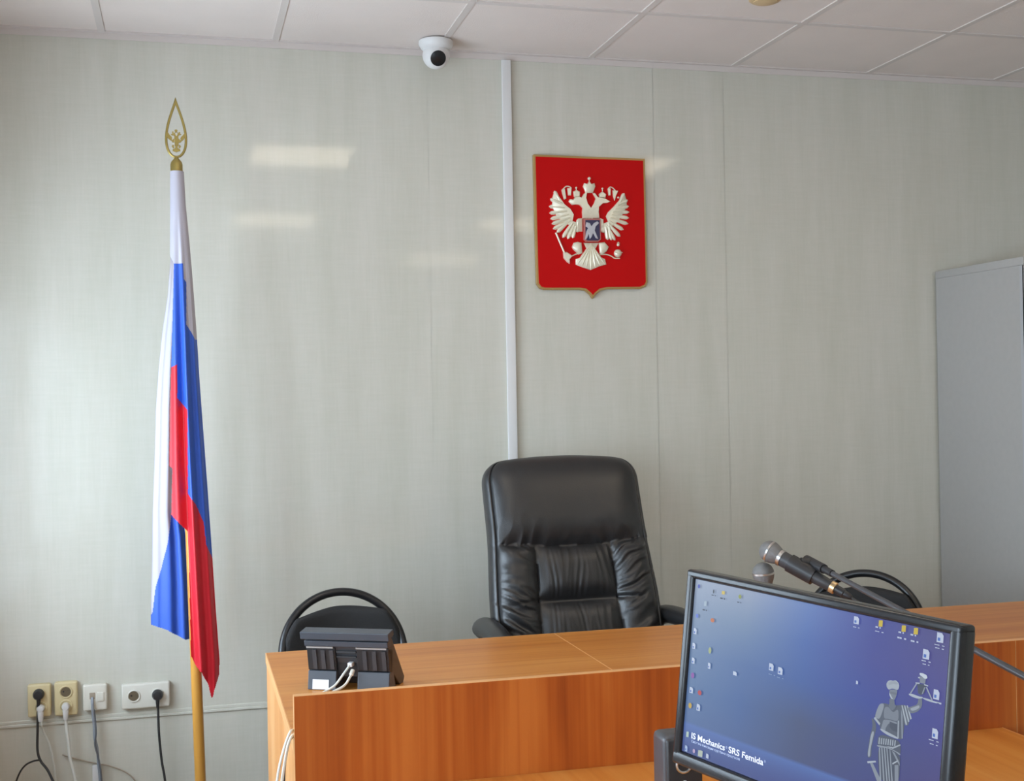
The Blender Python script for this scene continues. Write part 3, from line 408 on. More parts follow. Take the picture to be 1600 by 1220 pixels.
for k in (7, 8):
    bx_, bz_, br = EM['balls'][k]; lathe(bm, [(br*math.sin(a), br*math.cos(a)*0.8) for a in [PI*j/12 for j in range(13)]][1:-1], axis_matrix((bx_, -0.024, bz_), (0, -1, 0)), seg=24)
bx_, bz_, br = EM['balls'][8]; tube(bm, [(bx_-br, -0.034, bz_+0.002), (bx_, -0.038, bz_-0.001), (bx_+br, -0.034, bz_+0.002)], 0.0018, 8)
bx2, bz2, br2 = EM['balls'][7]; box(bm, (bx2-0.0016, -0.028, bz2), (bx2+0.0016, -0.024, bz2+0.011)); box(bm, (bx2-0.005, -0.028, bz2+0.005), (bx2+0.005, -0.024, bz2+0.008))
tube(bm, [(a, -0.024, b) for a, b in EM['talon'][1]], 0.0024, 8); obj('orb', bm, m_eagle, em)
bm = BM(); relief(bm, EM['shield'], d0=-0.02, d1=-0.034, inset=0.03); sh = obj('breast_shield', bm, m_pink, em, smooth=False)
bm = BM(); sx = sum(p[0] for p in EM['shield'])/6; szz = sum(p[1] for p in EM['shield'])/6
prism(bm, [(sx+(a-sx)*0.86, szz+(b-szz)*0.88) for a, b in EM['shield']], -0.033, -0.0352); obj('shield_field', bm, m_navy, sh, smooth=False)
bm = BM()
for q in EM['horse']: prism(bm, q, -0.035, -0.0375, inset=0.1)
obj('shield_rider', bm, m_silver, sh, smooth=False)

# ---------------------------------------------------------------- flag on its pole
PX = lambda z: 0.0336 - 0.0217*z
POLE_Y = 4.2
fp = thing('flagpole', 'tall varnished wooden flagpole with a gold teardrop finial beside the wall', 'flagpole', (PX(0), POLE_Y, 0))
lx = lambda z: -0.0217*z
bm = BM(); tube(bm, [(lx(z), 0, z) for z in (0.03, 0.6, 1.2, 1.8, 2.19)], 0.0175, 24, n=4); obj('pole', bm, m_pole, fp)
bm = BM(); lathe(bm, [(0, 0), (0.15, 0), (0.155, 0.006), (0.15, 0.018), (0.09, 0.03), (0.035, 0.04), (0.03, 0.11), (0.0185, 0.115), (0.0185, 0.03)], seg=48); obj('base', bm, m_tubeb, fp)
fz = 2.19; fx = lx(2.2)
bm = BM(); lathe(bm, [(0, -0.004), (0.0185, -0.004), (0.0195, 0.0), (0.0195, 0.032), (0.017, 0.041), (0.009, 0.05), (0.006, 0.056), (0, 0.057)], Matrix.Translation((fx, 0, fz)), seg=32); fer = obj('finial_ferrule', bm, m_gold, fp)
bm = BM(); pts = []
for k in range(48):
    a = 2*PI*k/48; zz = math.cos(a); w = 0.0395*math.sin(a)*math.sin(a/2)**1.25
    pts.append((w*1.08, zz))
# teardrop, point up: sharp at the top, round at the bottom
loop = [(fx + w, 0, fz + 0.057 + 0.0915 + zz*0.0915 ) for w, zz in pts]
tube(bm, loop, 0.0042, 10, curve=False, closed=True)
lathe(bm, [(0.0045, 0), (0.003, 0.012), (0, 0.02)], Matrix.Translation((fx, 0, fz+0.057+0.176)), seg=12)
obj('finial_teardrop', bm, m_gold, fp)
bm = BM(); S0 = 0.22
def tinyE(pts): return [(fx + (a+0.01)*S0*0.9 , fz + 0.057 + 0.056 + (b+0.005)*S0*1.0) for a, b in pts]
for nm in ('wing_l', 'wing_r', 'body', 'tail', 'crown_c', 'crown_l', 'crown_r', 'shield'): prism(bm, tinyE(EM[nm]), 0.004, -0.004)
for q in EM['legs']: prism(bm, tinyE(q), 0.004, -0.004)
obj('finial_eagle', bm, m_gold, fp, smooth=False)

def cloth(bm, Lf, Rt, ztop, zbot, yfn, color_fn, keep, nc, nr):
    grid = []
    for j in range(nr + 1):
        row = []; z = ztop + (zbot-ztop)*(j/nr); xl, xr = interp(Lf, z), interp(Rt, z)
        for i in range(nc + 1):
            u = i/nc; x_ = xl + (xr-xl)*u; row.append((x_, yfn(u, z), z))
        grid.append(row)
    vm = {}
    def vert(j, i):
        if (j, i) not in vm: vm[(j, i)] = bm.verts.new(grid[j][i])
        return vm[(j, i)]
    for j in range(nr):
        for i in range(nc):
            q = [grid[j][i], grid[j][i+1], grid[j+1][i+1], grid[j+1][i]]
            xm = sum(v[0] for v in q)/4; zm = sum(v[2] for v in q)/4
            if keep(xm, zm): bm.faces.new([vert(j, i), vert(j, i+1), vert(j+1, i+1), vert(j+1, i)]).material_index = color_fn(xm, zm)
def sm(a, b, x_): t = min(1, max(0, (x_-a)/(b-a))); return t*t*(3-2*t)
def folds(u, K):
    for (a, ya), (b, yb) in zip(K, K[1:]):
        if u <= b: return ya + (yb-ya)*(0.5-0.5*math.cos(PI*(u-a)/(b-a)))
    return K[-1][1]
bm = BM()
ztop = FL['BL'][0][1]; zend = FL['BR'][-1][1]
for k in (0, 1): FL['BL'][k] = (FL['BL'][k][0]-0.006, FL['BL'][k][1])
LB = [FL['BL'][0], FL['BL'][1], FL['BL'][6]]; LB = LB + [(LB[-1][0]+0.002, 1.0), (LB[-1][0]+0.010, zend)]
RB = FL['BR'][:-3]; RB = RB + [(RB[-1][0], zend)]
def yB(u, z):
    s_ = sm(2.12, 1.35, z); w = 0.012*math.sin(z*2.1)
    wrap = -0.023*math.sqrt(max(0, 1-(2*u-1)**2))
    f = folds(u, [(0, -0.030), (0.20+w, -0.047), (0.42+w, -0.031), (0.56+w, -0.062), (0.74, -0.034), (0.86, -0.030), (1.0, 0.004)])
    return POLE_Y + wrap*(1-s_) + s_*f
def cB(x_, z): return 1 if inpoly(x_, z, FL['BB']) else (2 if inpoly(x_, z, FL['BLr']) else 0)
cloth(bm, LB, RB, ztop, zend, yB, cB, lambda x_, z: interp(FL['BL'], z) <= x_ <= interp(FL['BR'], z), 72, 640)
zA = FL['AL'][0][1]; AB = FL['ABt']; zAe = min(p[1] for p in AB)
def yA(u, z):
    s_ = sm(zA, 1.5, z)
    return POLE_Y + 0.022 + s_*folds(u, [(0, 0.030), (0.20, 0.018), (0.50, 0.006), (0.66, 0.020), (0.82, 0.010), (1, 0.030)])
def cA(x_, z): return 1 if inpoly(x_, z, FL['AB']) else 0
def zedge(x_):
    for a, b in zip(AB, AB[1:]):
        if a[0] <= x_ <= b[0]: return a[1] + (b[1]-a[1])*(x_-a[0])/max(1e-9, b[0]-a[0])
    return AB[0][1] if x_ < AB[0][0] else AB[-1][1]
cloth(bm, FL['AL'], FL['AR'], zA, zAe, yA, cA, lambda x_, z: z >= zedge(x_), 60, 540)
fo = obj('flag', bm, [m_fw, m_fb, m_fr], angle=70)
md = fo.modifiers.new('thickness', 'SOLIDIFY'); md.thickness = 0.0012; md.offset = 0
tag(fo, 'white, blue and red flag hanging in long folds from the wooden pole', 'flag')

# ---------------------------------------------------------------- sockets and cables on the wall
def socket_hole(bm, x_, z, r=0.0195):
    lathe(bm, [(r, 0.0), (r, 0.003), (r-0.003, 0.0035), (r-0.003, -0.006), (0, -0.006)], axis_matrix((x_, -0.02, z), (0, -1, 0)), seg=28)
def socket(x0, x1, z0, z1, m, holes, label, name='wall_socket', dep=0.03):
    t = thing(name, label, 'socket', ((x0+x1)/2, WALL_Y, (z0+z1)/2), 0, None); w = (x1-x0)/2; h = (z1-z0)/2
    bm = BM(); rbox(bm, (-w, -dep, -h), (w, -0.0005, h), 0.007, 4); body = obj('housing', bm, m, t)
    for hx, hz, empty in holes:
        bm = BM(); lathe(bm, [(0.0215, -0.001), (0.0215, 0.0035), (0.0195, 0.0045), (0.0178, 0.0035), (0.0178, 0.0005), (0, 0.0005)], axis_matrix((hx, -dep, hz), (0, -1, 0)), seg=32)
        rim = obj('socket_rim', bm, m, t)
        if empty:
            bm = BM(); lathe(bm, [(0, 0.0006), (0.0165, 0.0006), (0.0165, 0.0016), (0, 0.0016)], axis_matrix((hx, -dep, hz), (0, -1, 0)), seg=32); box(bm, (hx+0.0, -dep-0.0035, hz-0.004), (hx+0.012, -dep-0.001, hz+0.004))
            obj('recess_shade_disc', bm, m_recess_shade, rim)
            bm = BM()
            for s_ in (-1, 1): lathe(bm, [(0, 0.001), (0.003, 0.001), (0.003, 0.0025), (0, 0.0025)], axis_matrix((hx+s_*0.0075, -dep, hz+0.002), (0, -1, 0)), seg=12)
            obj('contact_hole', bm, m_black, rim)
    return t
s1 = socket(-0.538, -0.463, 0.376, 0.488, m_beige, [(0.0, 0.024, False), (0.006, -0.024, False)], 'yellowish beige double socket at far left with a black and a white plug')
s2 = socket(-0.451, -0.376, 0.374, 0.490, m_beige, [(0.0, 0.024, True), (0.0, -0.024, False)], 'yellowish beige double socket with a free upper outlet, beside the far left one')
s3 = socket(-0.358, -0.278, 0.383, 0.474, m_ivory, [], 'small square ivory data outlet between the beige sockets and the long white one', 'data_outlet')
bm = BM(); box(bm, (-0.018, -0.0315, -0.004), (0.0, -0.029, 0.018)); obj('port', bm, m_cablet, s3, smooth=False)
bm = BM(); rbox(bm, (0.006, -0.034, -0.014), (0.030, -0.028, 0.018), 0.002); obj('port_flap', bm, m_ivory, s3)
s4 = socket(-0.231, -0.068, 0.378, 0.466, m_ivory, [(-0.040, 0.002, True), (0.040, 0.002, False)], 'long white double socket with a free left outlet, near the flagpole')
WY = WALL_Y - 0.03
def plug(parent, x_, z, m, up=0.0, lean=0.0):
    k = 0.72 if m is m_white else 1.0
    bm = BM(); lathe(bm, [(0.0172*k, 0.001), (0.0182*k, 0.004), (0.0182*k, 0.018), (0.014*k, 0.027), (0, 0.029)], axis_matrix((x_, WY, z), (0, -1, 0)), seg=32)
    tube(bm, [(x_, WY-0.016, z-0.010), (x_, WY-0.018, z-0.026), (x_+lean, WY-0.016, z-0.042)], lambda t: (0.0075 if k == 1.0 else 0.0105)-0.0025*t, 14); return obj('plug', bm, m, parent)
def cable(name, label, pts, r, m, cat='cable', group=None):
    bm = BM(); tube(bm, pts, r, 10, n=10); return tag(obj(name, bm, m), label, cat, group)
def cable_thing(label, pts, r, m, x_, z, pm, lean=0.0):
    t = thing('power_cable', label, 'cable', (0, 0, 0))
    bm = BM(); tube(bm, pts, r, 10, n=10); obj('cord', bm, m, t); plug(t, x_, z, pm, lean=lean); return t
Y0 = WY - 0.015
cable_thing('black power cable plugged into the upper outlet of the far left socket', [(-0.5005, Y0, 0.425), (-0.5035, Y0, 0.39), (-0.5045, 4.535, 0.34), (-0.5055, 4.53, 0.27), (-0.495, 4.52, 0.235), (-0.47, 4.50, 0.205), (-0.44, 4.47, 0.15), (-0.40, 4.44, 0.08), (-0.38, 4.40, 0.012), (-0.30, 4.3, 0.008)], 0.0042, m_cableb, -0.5005, 0.456, m_black, lean=-0.002)
cable('looped_cable', 'thin black cable curling left in a loop below the far left socket', [(-0.497, 4.515, 0.24), (-0.52, 4.52, 0.236), (-0.545, 4.53, 0.222), (-0.565, 4.535, 0.195), (-0.578, 4.535, 0.155), (-0.57, 4.53, 0.12), (-0.54, 4.52, 0.08), (-0.52, 4.5, 0.03), (-0.49, 4.48, 0.006)], 0.0030, m_cableb)
cable_thing('short white plug and lead in the lower outlet of the far left socket', [(-0.4945, Y0, 0.38), (-0.492, Y0-0.004, 0.355), (-0.488, Y0+0.01, 0.33), (-0.47, 4.555, 0.28), (-0.455, 4.558, 0.2), (-0.45, 4.56, 0.1), (-0.448, 4.555, 0.006)], 0.0033, m_cablew, -0.4945, 0.408, m_white)
cable_thing('thick white power cable from the second beige socket', [(-0.4135, Y0, 0.385), (-0.413, 4.54, 0.35), (-0.406, 4.535, 0.29), (-0.402, 4.53, 0.24), (-0.392, 4.52, 0.2), (-0.382, 4.51, 0.15), (-0.375, 4.5, 0.08), (-0.36, 4.48, 0.008), (-0.3, 4.4, 0.007)], 0.0052, m_cablew, -0.4135, 0.408, m_white)
cable('network_cable', 'pale grey network cable hanging from the square data outlet', [(-0.327, WY-0.002, 0.43), (-0.326, WY-0.012, 0.41), (-0.325, 4.545, 0.37), (-0.322, 4.55, 0.33), (-0.321, 4.55, 0.29), (-0.313, 4.55, 0.25), (-0.310, 4.55, 0.2), (-0.306, 4.55, 0.15), (-0.300, 4.54, 0.06), (-0.29, 4.5, 0.006)], 0.0048, m_cableg)
cable('network_cable', 'darker grey network cable twisted beside the pale one below the data outlet', [(-0.322, WY-0.002, 0.388), (-0.319, 4.548, 0.36), (-0.316, 4.542, 0.31), (-0.320, 4.54, 0.27), (-0.311, 4.54, 0.23), (-0.303, 4.54, 0.18), (-0.299, 4.54, 0.12), (-0.29, 4.53, 0.05), (-0.27, 4.5, 0.006)], 0.0032, mat('dark_grey_cable', (0.14, 0.15, 0.17), 0.5))
cable('wall_wire', 'thin tan wire stuck along the wall below the sockets', [(-0.43, 4.574, 0.235), (-0.38, 4.575, 0.215), (-0.32, 4.575, 0.195), (-0.27, 4.575, 0.18), (-0.22, 4.573, 0.155), (-0.19, 4.57, 0.12), (-0.18, 4.565, 0.06), (-0.18, 4.555, 0.075)], 0.0022, m_cablet)
bm = BM(); rbox(bm, (-0.332, WALL_Y-0.014, 0.07), (-0.305, WALL_Y-0.0005, 0.19), 0.002); tag(obj('cable_duct', bm, m_white), 'short white upright cable duct under the square data outlet', 'cable duct')
cable_thing('black power cable from the right outlet of the long white socket', [(-0.1095, Y0, 0.4), (-0.108, 4.54, 0.36), (-0.107, 4.535, 0.30), (-0.103, 4.535, 0.24), (-0.098, 4.53, 0.19), (-0.090, 4.525, 0.14), (-0.085, 4.52, 0.08), (-0.09, 4.5, 0.006)], 0.0042, m_cableb, -0.1095, 0.424, m_black)
# ---------------------------------------------------------------- judges' bench
BX0, BX1, BYF, BYB, BZ, BP = 0.1985, 2.90, 2.4946, 3.407, 0.771, 0.8636
bn = thing('judge_bench', 'long orange brown laminate bench with a raised front panel, in front of the leather chair', 'bench', (BX0, BYF, 0))
def loc(bm, lo, hi, r=None):
    o = Vector((BX0, BYF, 0)); lo = Vector(lo)-o; hi = Vector(hi)-o
    if r: rbox(bm, lo, hi, r)
    else: box(bm, lo, hi)
splits = [BX0, 1.0055, 1.848, BX1]
for a, b in zip(splits, splits[1:]):
    bm = BM(); loc(bm, (a+0.0006, BYF+0.0185, BZ-0.025), (b-0.0006, BYB-0.002, BZ)); dt = obj('desktop', bm, m_wtop, bn, smooth=False)
    bm = BM(); loc(bm, (a+0.0006, BYB-0.002, BZ-0.025), (b-0.0006, BYB, BZ+0.0003)); loc(bm, (a-0.0006, BYF+0.0185, BZ-0.025), (a+0.0018, BYB, BZ+0.0004)); obj('edging', bm, m_wedge, dt, smooth=False)
for a, b in ((BX0, 1.848), (1.848, BX1)):
    bm = BM(); loc(bm, (a+0.0008, BYF, 0.02), (b-0.0008, BYF+0.018, BP-0.001)); fpn = obj('front_panel', bm, m_wfront, bn, smooth=False)
    bm = BM(); loc(bm, (a+0.0008, BYF-0.0002, BP-0.001), (b-0.0008, BYF+0.0182, BP)); loc(bm, (a-0.0002, BYF-0.0002, 0.02), (a+0.0008, BYF+0.0182, BP)); obj('edging', bm, m_wedge, fpn, smooth=False)
for a in (BX0+0.001, 0.997, 1.84, BX1-0.017):
    bm = BM(); loc(bm, (a, BYF+0.02, 0), (a+0.016, BYB-0.02, BZ-0.0255)); obj('side_panel', bm, m_wside_lit if a < 0.3 else m_wfront, bn, smooth=False)

# lower desk butted against the bench
LX0, LX1, LY0, LY1, LZ = 0.235, 1.809, 1.12, 2.4935, 0.666
ld = thing('clerk_desk', 'lower orange laminate desk against the bench front, under the monitor', 'desk', (LX0, LY0, 0))
bm = BM(); box(bm, (0, 0, LZ-0.025), (LX1-LX0-0.002, LY1-LY0, LZ)); lt = obj('desktop', bm, m_wlow, ld, smooth=False)
bm = BM(); box(bm, (LX1-LX0-0.002, 0, LZ-0.025), (LX1-LX0, LY1-LY0, LZ+0.0003)); obj('edging', bm, m_wedge, lt, smooth=False)
for a in (0.02, LX1-LX0-0.04): bm = BM(); box(bm, (a, 0.05, 0), (a+0.018, LY1-LY0-0.02, LZ-0.0255)); obj('side_panel', bm, m_wfront, ld, smooth=False)
bm = BM(); box(bm, (0.038, LY1-LY0-0.06, 0.2), (LX1-LX0-0.04, LY1-LY0-0.042, LZ-0.0255)); obj('modesty_panel', bm, m_wfront, ld, smooth=False)

# ---------------------------------------------------------------- grey cabinet
CX, CYF, CYB, CZT = 3.034, 4.010, 4.570, 1.936
cb = thing('metal_cabinet', 'tall grey metal cabinet against the wall at the right edge', 'cabinet', (CX, CYF, 0)); w = 0.92; d = CYB-CYF
bm = BM(); box(bm, (0.002, 0.003, 0.03), (w-0.002, d, CZT-0.032)); obj('body', bm, m_cab, cb, smooth=False)
bm = BM(); rbox(bm, (-0.001, -0.002, CZT-0.032), (w+0.001, d, CZT), 0.003); obj('top_rim', bm, m_cab, cb)
bm = BM(); box(bm, (0.0, 0.0, 0.03), (0.022, 0.0035, CZT-0.033)); box(bm, (w-0.022, 0, 0.03), (w, 0.0035, CZT-0.033)); box(bm, (0.0, 0.0, 0.03), (0.0022, 0.02, CZT-0.033)); obj('front_frame', bm, m_cabl, cb, smooth=False)
for k in (0, 1):
    a = 0.024 + k*(w/2-0.023); bm = BM(); rbox(bm, (a, -0.012, 0.05), (a+w/2-0.027, 0.002, CZT-0.05), 0.003); dr = obj('door', bm, m_cab, cb)
    hx = a + (w/2-0.07 if k == 0 else 0.04); bm = BM(); rbox(bm, (hx-0.012, -0.03, 0.98), (hx+0.012, -0.012, 1.09), 0.004); obj('handle', bm, m_black, dr)
bm = BM(); box(bm, (0.02, 0.02, 0), (w-0.02, d-0.02, 0.03)); obj('plinth', bm, m_black, cb, smooth=False)

# ---------------------------------------------------------------- black leather chair
oc = thing('executive_chair', 'large black leather high back chair behind the bench', 'chair', (1.278, 3.80, 0), 0.03)
H, TILT = 0.784, math.radians(17)
def backpt(x_, y_, h): return Vector((x_, 0.175 + y_*math.cos(TILT) + h*math.sin(TILT), 0.47 - y_*math.sin(TILT) + h*math.cos(TILT)))
def nz(x_, y_, z_): return noise.noise(Vector((x_, y_, z_)))
def pil(t, p=3.0): t = abs(2*t-1); return max(0.0, 1 - t**p) if t < 1 else 0.0
def ridge(v): return (1 - abs(v)*2.2)
NU, NV = 170, 190
def frontdisp(u, h):
    au = abs(u); s_ = 0.0
    hb = 0.470 + 0.020*au**1.5 + 0.004*nz(u*4, 0, 3)
    edge = max(0.0, 1 - au**9)**0.5 * max(0.0, 1 - max(0.0, h/H)**22)**0.5
    s_ += 0.052*edge
    uu = au/0.93
    if h > hb:                                                  # headrest cushion
        t = (h-hb)/(H-hb)
        s_ += 0.034 * (1 - (1-min(1, t*3.2))**2.2)*max(0.0, 1 - t**5) * max(0.0, 1 - uu**5)
        s_ += 0.0060*ridge(nz(u*6+9, h*13+au*3, 1.3))*math.exp(-t*6)*(0.4+au)
        s_ += 0.002*nz(u*2.5, h*5, 7)
    elif au < 0.475 + 0.02*math.sin(h*14):                        # middle cushions
        cu = au/0.49
        for a, b in ((0.290, hb), (0.105, 0.282), (-0.08, 0.098)):
            if a <= h <= b:
                t = (h-a)/(b-a); s_ += 0.030*pil(t, 3.2)*max(0.0, 1 - cu**4)
                k = 0.5 + 0.5*nz(u*3.1, 5, 2)
                s_ += 0.0050*ridge(nz(u*15 + 1.2*nz(u*3, h*5, 0), h*3.2, 4))*pil(t, 6)*max(0.0, 1-cu**6)*k*1.3
    else:                                                       # side bolsters with gathers
        t = (uu-0.5)/0.5
        s_ += 0.026*max(0.0, pil(max(0.0, min(1, t)), 2.6)) * (1 - math.exp(-((h-hb)/0.016)**2))
        s_ += 0.0105*ridge(nz(u*1.9 + 11, h*34 - au*5.5 + 0.8*nz(u*4, h*9, 1), 3.0))*(0.30+0.70*pil(max(0, min(1, t)), 4))*(0.75 + 0.5*nz(u, h*6, 5))
        s_ -= 0.012*math.exp(-((h-0.286+0.03*(au-0.5))/0.007)**2)*max(0.0, 1-t*1.2)
    s_ -= 0.006*math.exp(-((au-0.935)/0.010)**2)
    return s_
bm = BM(); fr, bk = [], []
for j in range(NV + 1):
    v = j/NV; v = 1-(1-v)**1.35; h0 = -0.06 + (H+0.06)*v
    w0 = 0.283 + 0.016*sm(0.55, 0.25, h0); rc = 0.088
    if h0 > H-rc: w0 -= rc*(1 - max(0.0, 1-((h0-(H-rc))/rc)**2.3)**(1/2.3))
    ra, rb = [], []
    for i in range(NU + 1):
        u = math.sin((2*i/NU-1)*PI/2*0.999)*0.35 + (2*i/NU-1)*0.65
        h = h0 + 0.016*max(0.0, h0/H)**6*(1-u*u)
        bend = -0.035*abs(u)**2.2*(1-0.6*max(0.0, h0/H))
        ra.append(bm.verts.new(backpt(u*w0, -frontdisp(u, h0) + bend, h)))
        eb = max(0.0, 1 - abs(u)**7)**0.5*max(0.0, 1-max(0.0, h0/H)**18)**0.5
        rb.append(bm.verts.new(backpt(u*w0, 0.036*eb + 0.022 + bend, h)))
    fr.append(ra); bk.append(rb)
for j in range(NV):
    for i in range(NU):
        bm.faces.new([fr[j][i], fr[j][i+1], fr[j+1][i+1], fr[j+1][i]]); bm.faces.new([bk[j][i+1], bk[j][i], bk[j+1][i], bk[j+1][i+1]])
    bm.faces.new([fr[j][0], fr[j+1][0], bk[j+1][0], bk[j][0]]); bm.faces.new([fr[j][NU], bk[j][NU], bk[j+1][NU], fr[j+1][NU]])
for i in range(NU):
    bm.faces.new([fr[NV][i], fr[NV][i+1], bk[NV][i+1], bk[NV][i]]); bm.faces.new([fr[0][i+1], fr[0][i], bk[0][i], bk[0][i+1]])
obj('backrest', bm, m_leather, oc, angle=70)
bm = BM(); rbox(bm, (-0.27, -0.30, 0.42), (0.27, 0.20, 0.53), 0.045, 6); obj('seat_cushion', bm, m_leather, oc, angle=60)
for s_ in (-1, 1):
    bm = BM(); ln = 10
    tube(bm, [(s_*0.318, 0.275, 0.660), (s_*0.326, 0.235, 0.684), (s_*0.33, 0.13, 0.693), (s_*0.335, 0.0, 0.685), (s_*0.335, -0.12, 0.655), (s_*0.33, -0.20, 0.59), (s_*0.315, -0.21, 0.50), (s_*0.29, -0.16, 0.435)],
         lambda t: 0.037*(0.72+0.28*min(1, t*9))*(1-0.25*max(0, t-0.6)), 20, n=ln, flat=0.85)
    ar = obj('armrest', bm, m_leather, oc, angle=60)
    bm = BM(); tube(bm, [(s_*0.318, 0.27, 0.655), (s_*0.30, 0.25, 0.56), (s_*0.27, 0.17, 0.46)], 0.018, 14); obj('armrest_support', bm, m_black, ar)
bm = BM(); box(bm, (-0.12, -0.14, 0.39), (0.12, 0.12, 0.42)); obj('mechanism', bm, m_black, oc, smooth=False, bevel=0.006)
bm = BM(); lathe(bm, [(0, 0.10), (0.03, 0.10), (0.03, 0.26), (0.018, 0.26), (0.018, 0.395), (0, 0.395)]); obj('gas_lift', bm, m_black, oc)
for k in range(5):
    a = 2*PI*k/5 + 0.3; c_, s_ = math.cos(a), math.sin(a)
    bm = BM(); tube(bm, [(0.02*c_, 0.02*s_, 0.12), (0.16*c_, 0.16*s_, 0.11), (0.31*c_, 0.31*s_, 0.075)], lambda t: 0.028-0.012*t, 12); lg = obj('base_arm', bm, m_black, oc)
    bm = BM(); Mx = axis_matrix((0.31*c_, 0.31*s_, 0.029), (-s_, c_, 0)); lathe(bm, [(0, -0.022), (0.029, -0.022), (0.029, -0.004), (0.012, -0.004), (0.012, 0.004), (0.029, 0.004), (0.029, 0.022), (0, 0.022)], Mx, seg=20)
    tube(bm, [(0.31*c_, 0.31*s_, 0.03), (0.31*c_, 0.31*s_, 0.08)], 0.006, 8, curve=False); obj('caster', bm, m_black, lg)

# ---------------------------------------------------------------- small visitor chairs with a hoop above the back pad
vc = thing('visitor_chair', 'black cloth visitor chair with a hooped back, behind the desk phone', 'chair', (0.508, 3.86, 0), 0.10, 'black hoop backed chairs')
A_, B_, ZC, BYY = 0.200, 0.190, 0.622, 0.24
bm = BM(); P = []
for k in range(25):
    a = PI*k/24; P.append((A_*math.cos(a), BYY - 0.035*(1-math.sin(a)) + 0.03*math.sin(a), ZC + B_*math.sin(a)))
P = [(A_*0.93, BYY-0.10, 0.43), (A_*0.99, BYY-0.055, 0.52)] + P + [(-A_*0.99, BYY-0.055, 0.52), (-A_*0.93, BYY-0.10, 0.43)]
tube(bm, P, 0.0135, 16, n=4); obj('back_hoop', bm, m_tubeb, vc)
bm = BM(); nu, nv = 40, 30; fr, bk = [], []
for j in range(nv + 1):
    v = j/nv; ra, rb = [], []
    for i in range(nu + 1):
        u = 2*i/nu-1
        zt = 0.768 - 0.030*max(0, -u-0.1)**1.5 - 0.014*max(0, u)**2; z = 0.455 + (zt-0.455)*v
        hwid = A_*math.sqrt(max(0.0, 1-((z-ZC)/B_)**2)) if z > ZC else A_*(1-0.25*((ZC-z)/0.17)**2)
        hwid -= 0.002; yb = BYY + 0.02 - 0.045*abs(u)**2 - 0.20*max(0, 0.60-z)
        e = max(0, (1-u**8))**0.5*max(0.0, 1-abs(2*v-1)**10)**0.5
        ra.append(bm.verts.new((u*hwid, yb-0.004-0.022*e, z))); rb.append(bm.verts.new((u*hwid, yb+0.002+0.012*e, z)))
    fr.append(ra); bk.append(rb)
for j in range(nv):
    for i in range(nu):
        bm.faces.new([fr[j][i], fr[j][i+1], fr[j+1][i+1], fr[j+1][i]]); bm.faces.new([bk[j][i+1], bk[j][i], bk[j+1][i], bk[j+1][i+1]])
    bm.faces.new([fr[j][0], fr[j+1][0], bk[j+1][0], bk[j][0]]); bm.faces.new([fr[j][nu], bk[j][nu], bk[j+1][nu], fr[j+1][nu]])
for i in range(nu):
    bm.faces.new([fr[nv][i], fr[nv][i+1], bk[nv][i+1], bk[nv][i]]); bm.faces.new([fr[0][i+1], fr[0][i], bk[0][i], bk[0][i+1]])
obj('back_pad', bm, m_fabric, vc, angle=60)
bm = BM(); lathe(bm, [(0, 0.425), (0.19, 0.425), (0.205, 0.44), (0.205, 0.455), (0.19, 0.472), (0.1, 0.48), (0, 0.482)], seg=48); obj('seat', bm, m_fabric, vc)
for sx_ in (-1, 1):
    for sy_ in (-1, 1):
        bm = BM(); tube(bm, [(sx_*0.15, sy_*0.12, 0.43), (sx_*0.185, sy_*0.17, 0.40), (sx_*0.21, sy_*0.21, 0.2), (sx_*0.225, sy_*0.235, 0.0)], 0.0125, 12); obj('leg', bm, m_tubeb, vc)
copy_tree(vc, (2.093, 3.675, 0), -0.75, 'black cloth visitor chair with a hooped back, behind the microphones')
vc.children[0].name = 'back_hoop'

# ---------------------------------------------------------------- desk phone seen from behind
ph = thing('desk_phone', 'black desk phone seen from behind, standing on the left of the bench', 'phone', (0.3655, 2.918, BZ-0.0), -0.48)
def yz(bm, prof, x0, x1, mi=0):
    A = [bm.verts.new((x0, y, z)) for y, z in prof]; B = [bm.verts.new((x1, y, z)) for y, z in prof]; n_ = len(prof)
    for k in range(n_): bm.faces.new([A[k], A[(k+1) % n_], B[(k+1) % n_], B[k]]).material_index = mi
    bm.faces.new(A[::-1]).material_index = mi; bm.faces.new(B).material_index = mi
hw_ = 0.104
bm = BM(); yz(bm, [(-0.020, 0.098), (-0.026, 0.112), (-0.030, 0.134), (-0.012, 0.140), (0.095, 0.012), (0.085, 0.0), (0.06, 0.0), (0.0, 0.045)], -hw_+0.004, hw_-0.004); obj('housing', bm, m_dgrey, ph, smooth=False, bevel=0.002)
bm = BM(); yz(bm, [(-0.042, 0.121), (-0.046, 0.139), (-0.008, 0.144), (-0.004, 0.130)], -hw_-0.004, hw_+0.004); obj('screen_bezel', bm, m_bgrey, ph, smooth=False, bevel=0.002)
bm = BM(); yz(bm, [(-0.032, 0.104), (-0.035, 0.117), (-0.01, 0.122), (-0.006, 0.104)], -hw_+0.002, hw_-0.002); obj('rear_ledge', bm, m_bgrey, ph, smooth=False, bevel=0.0015)
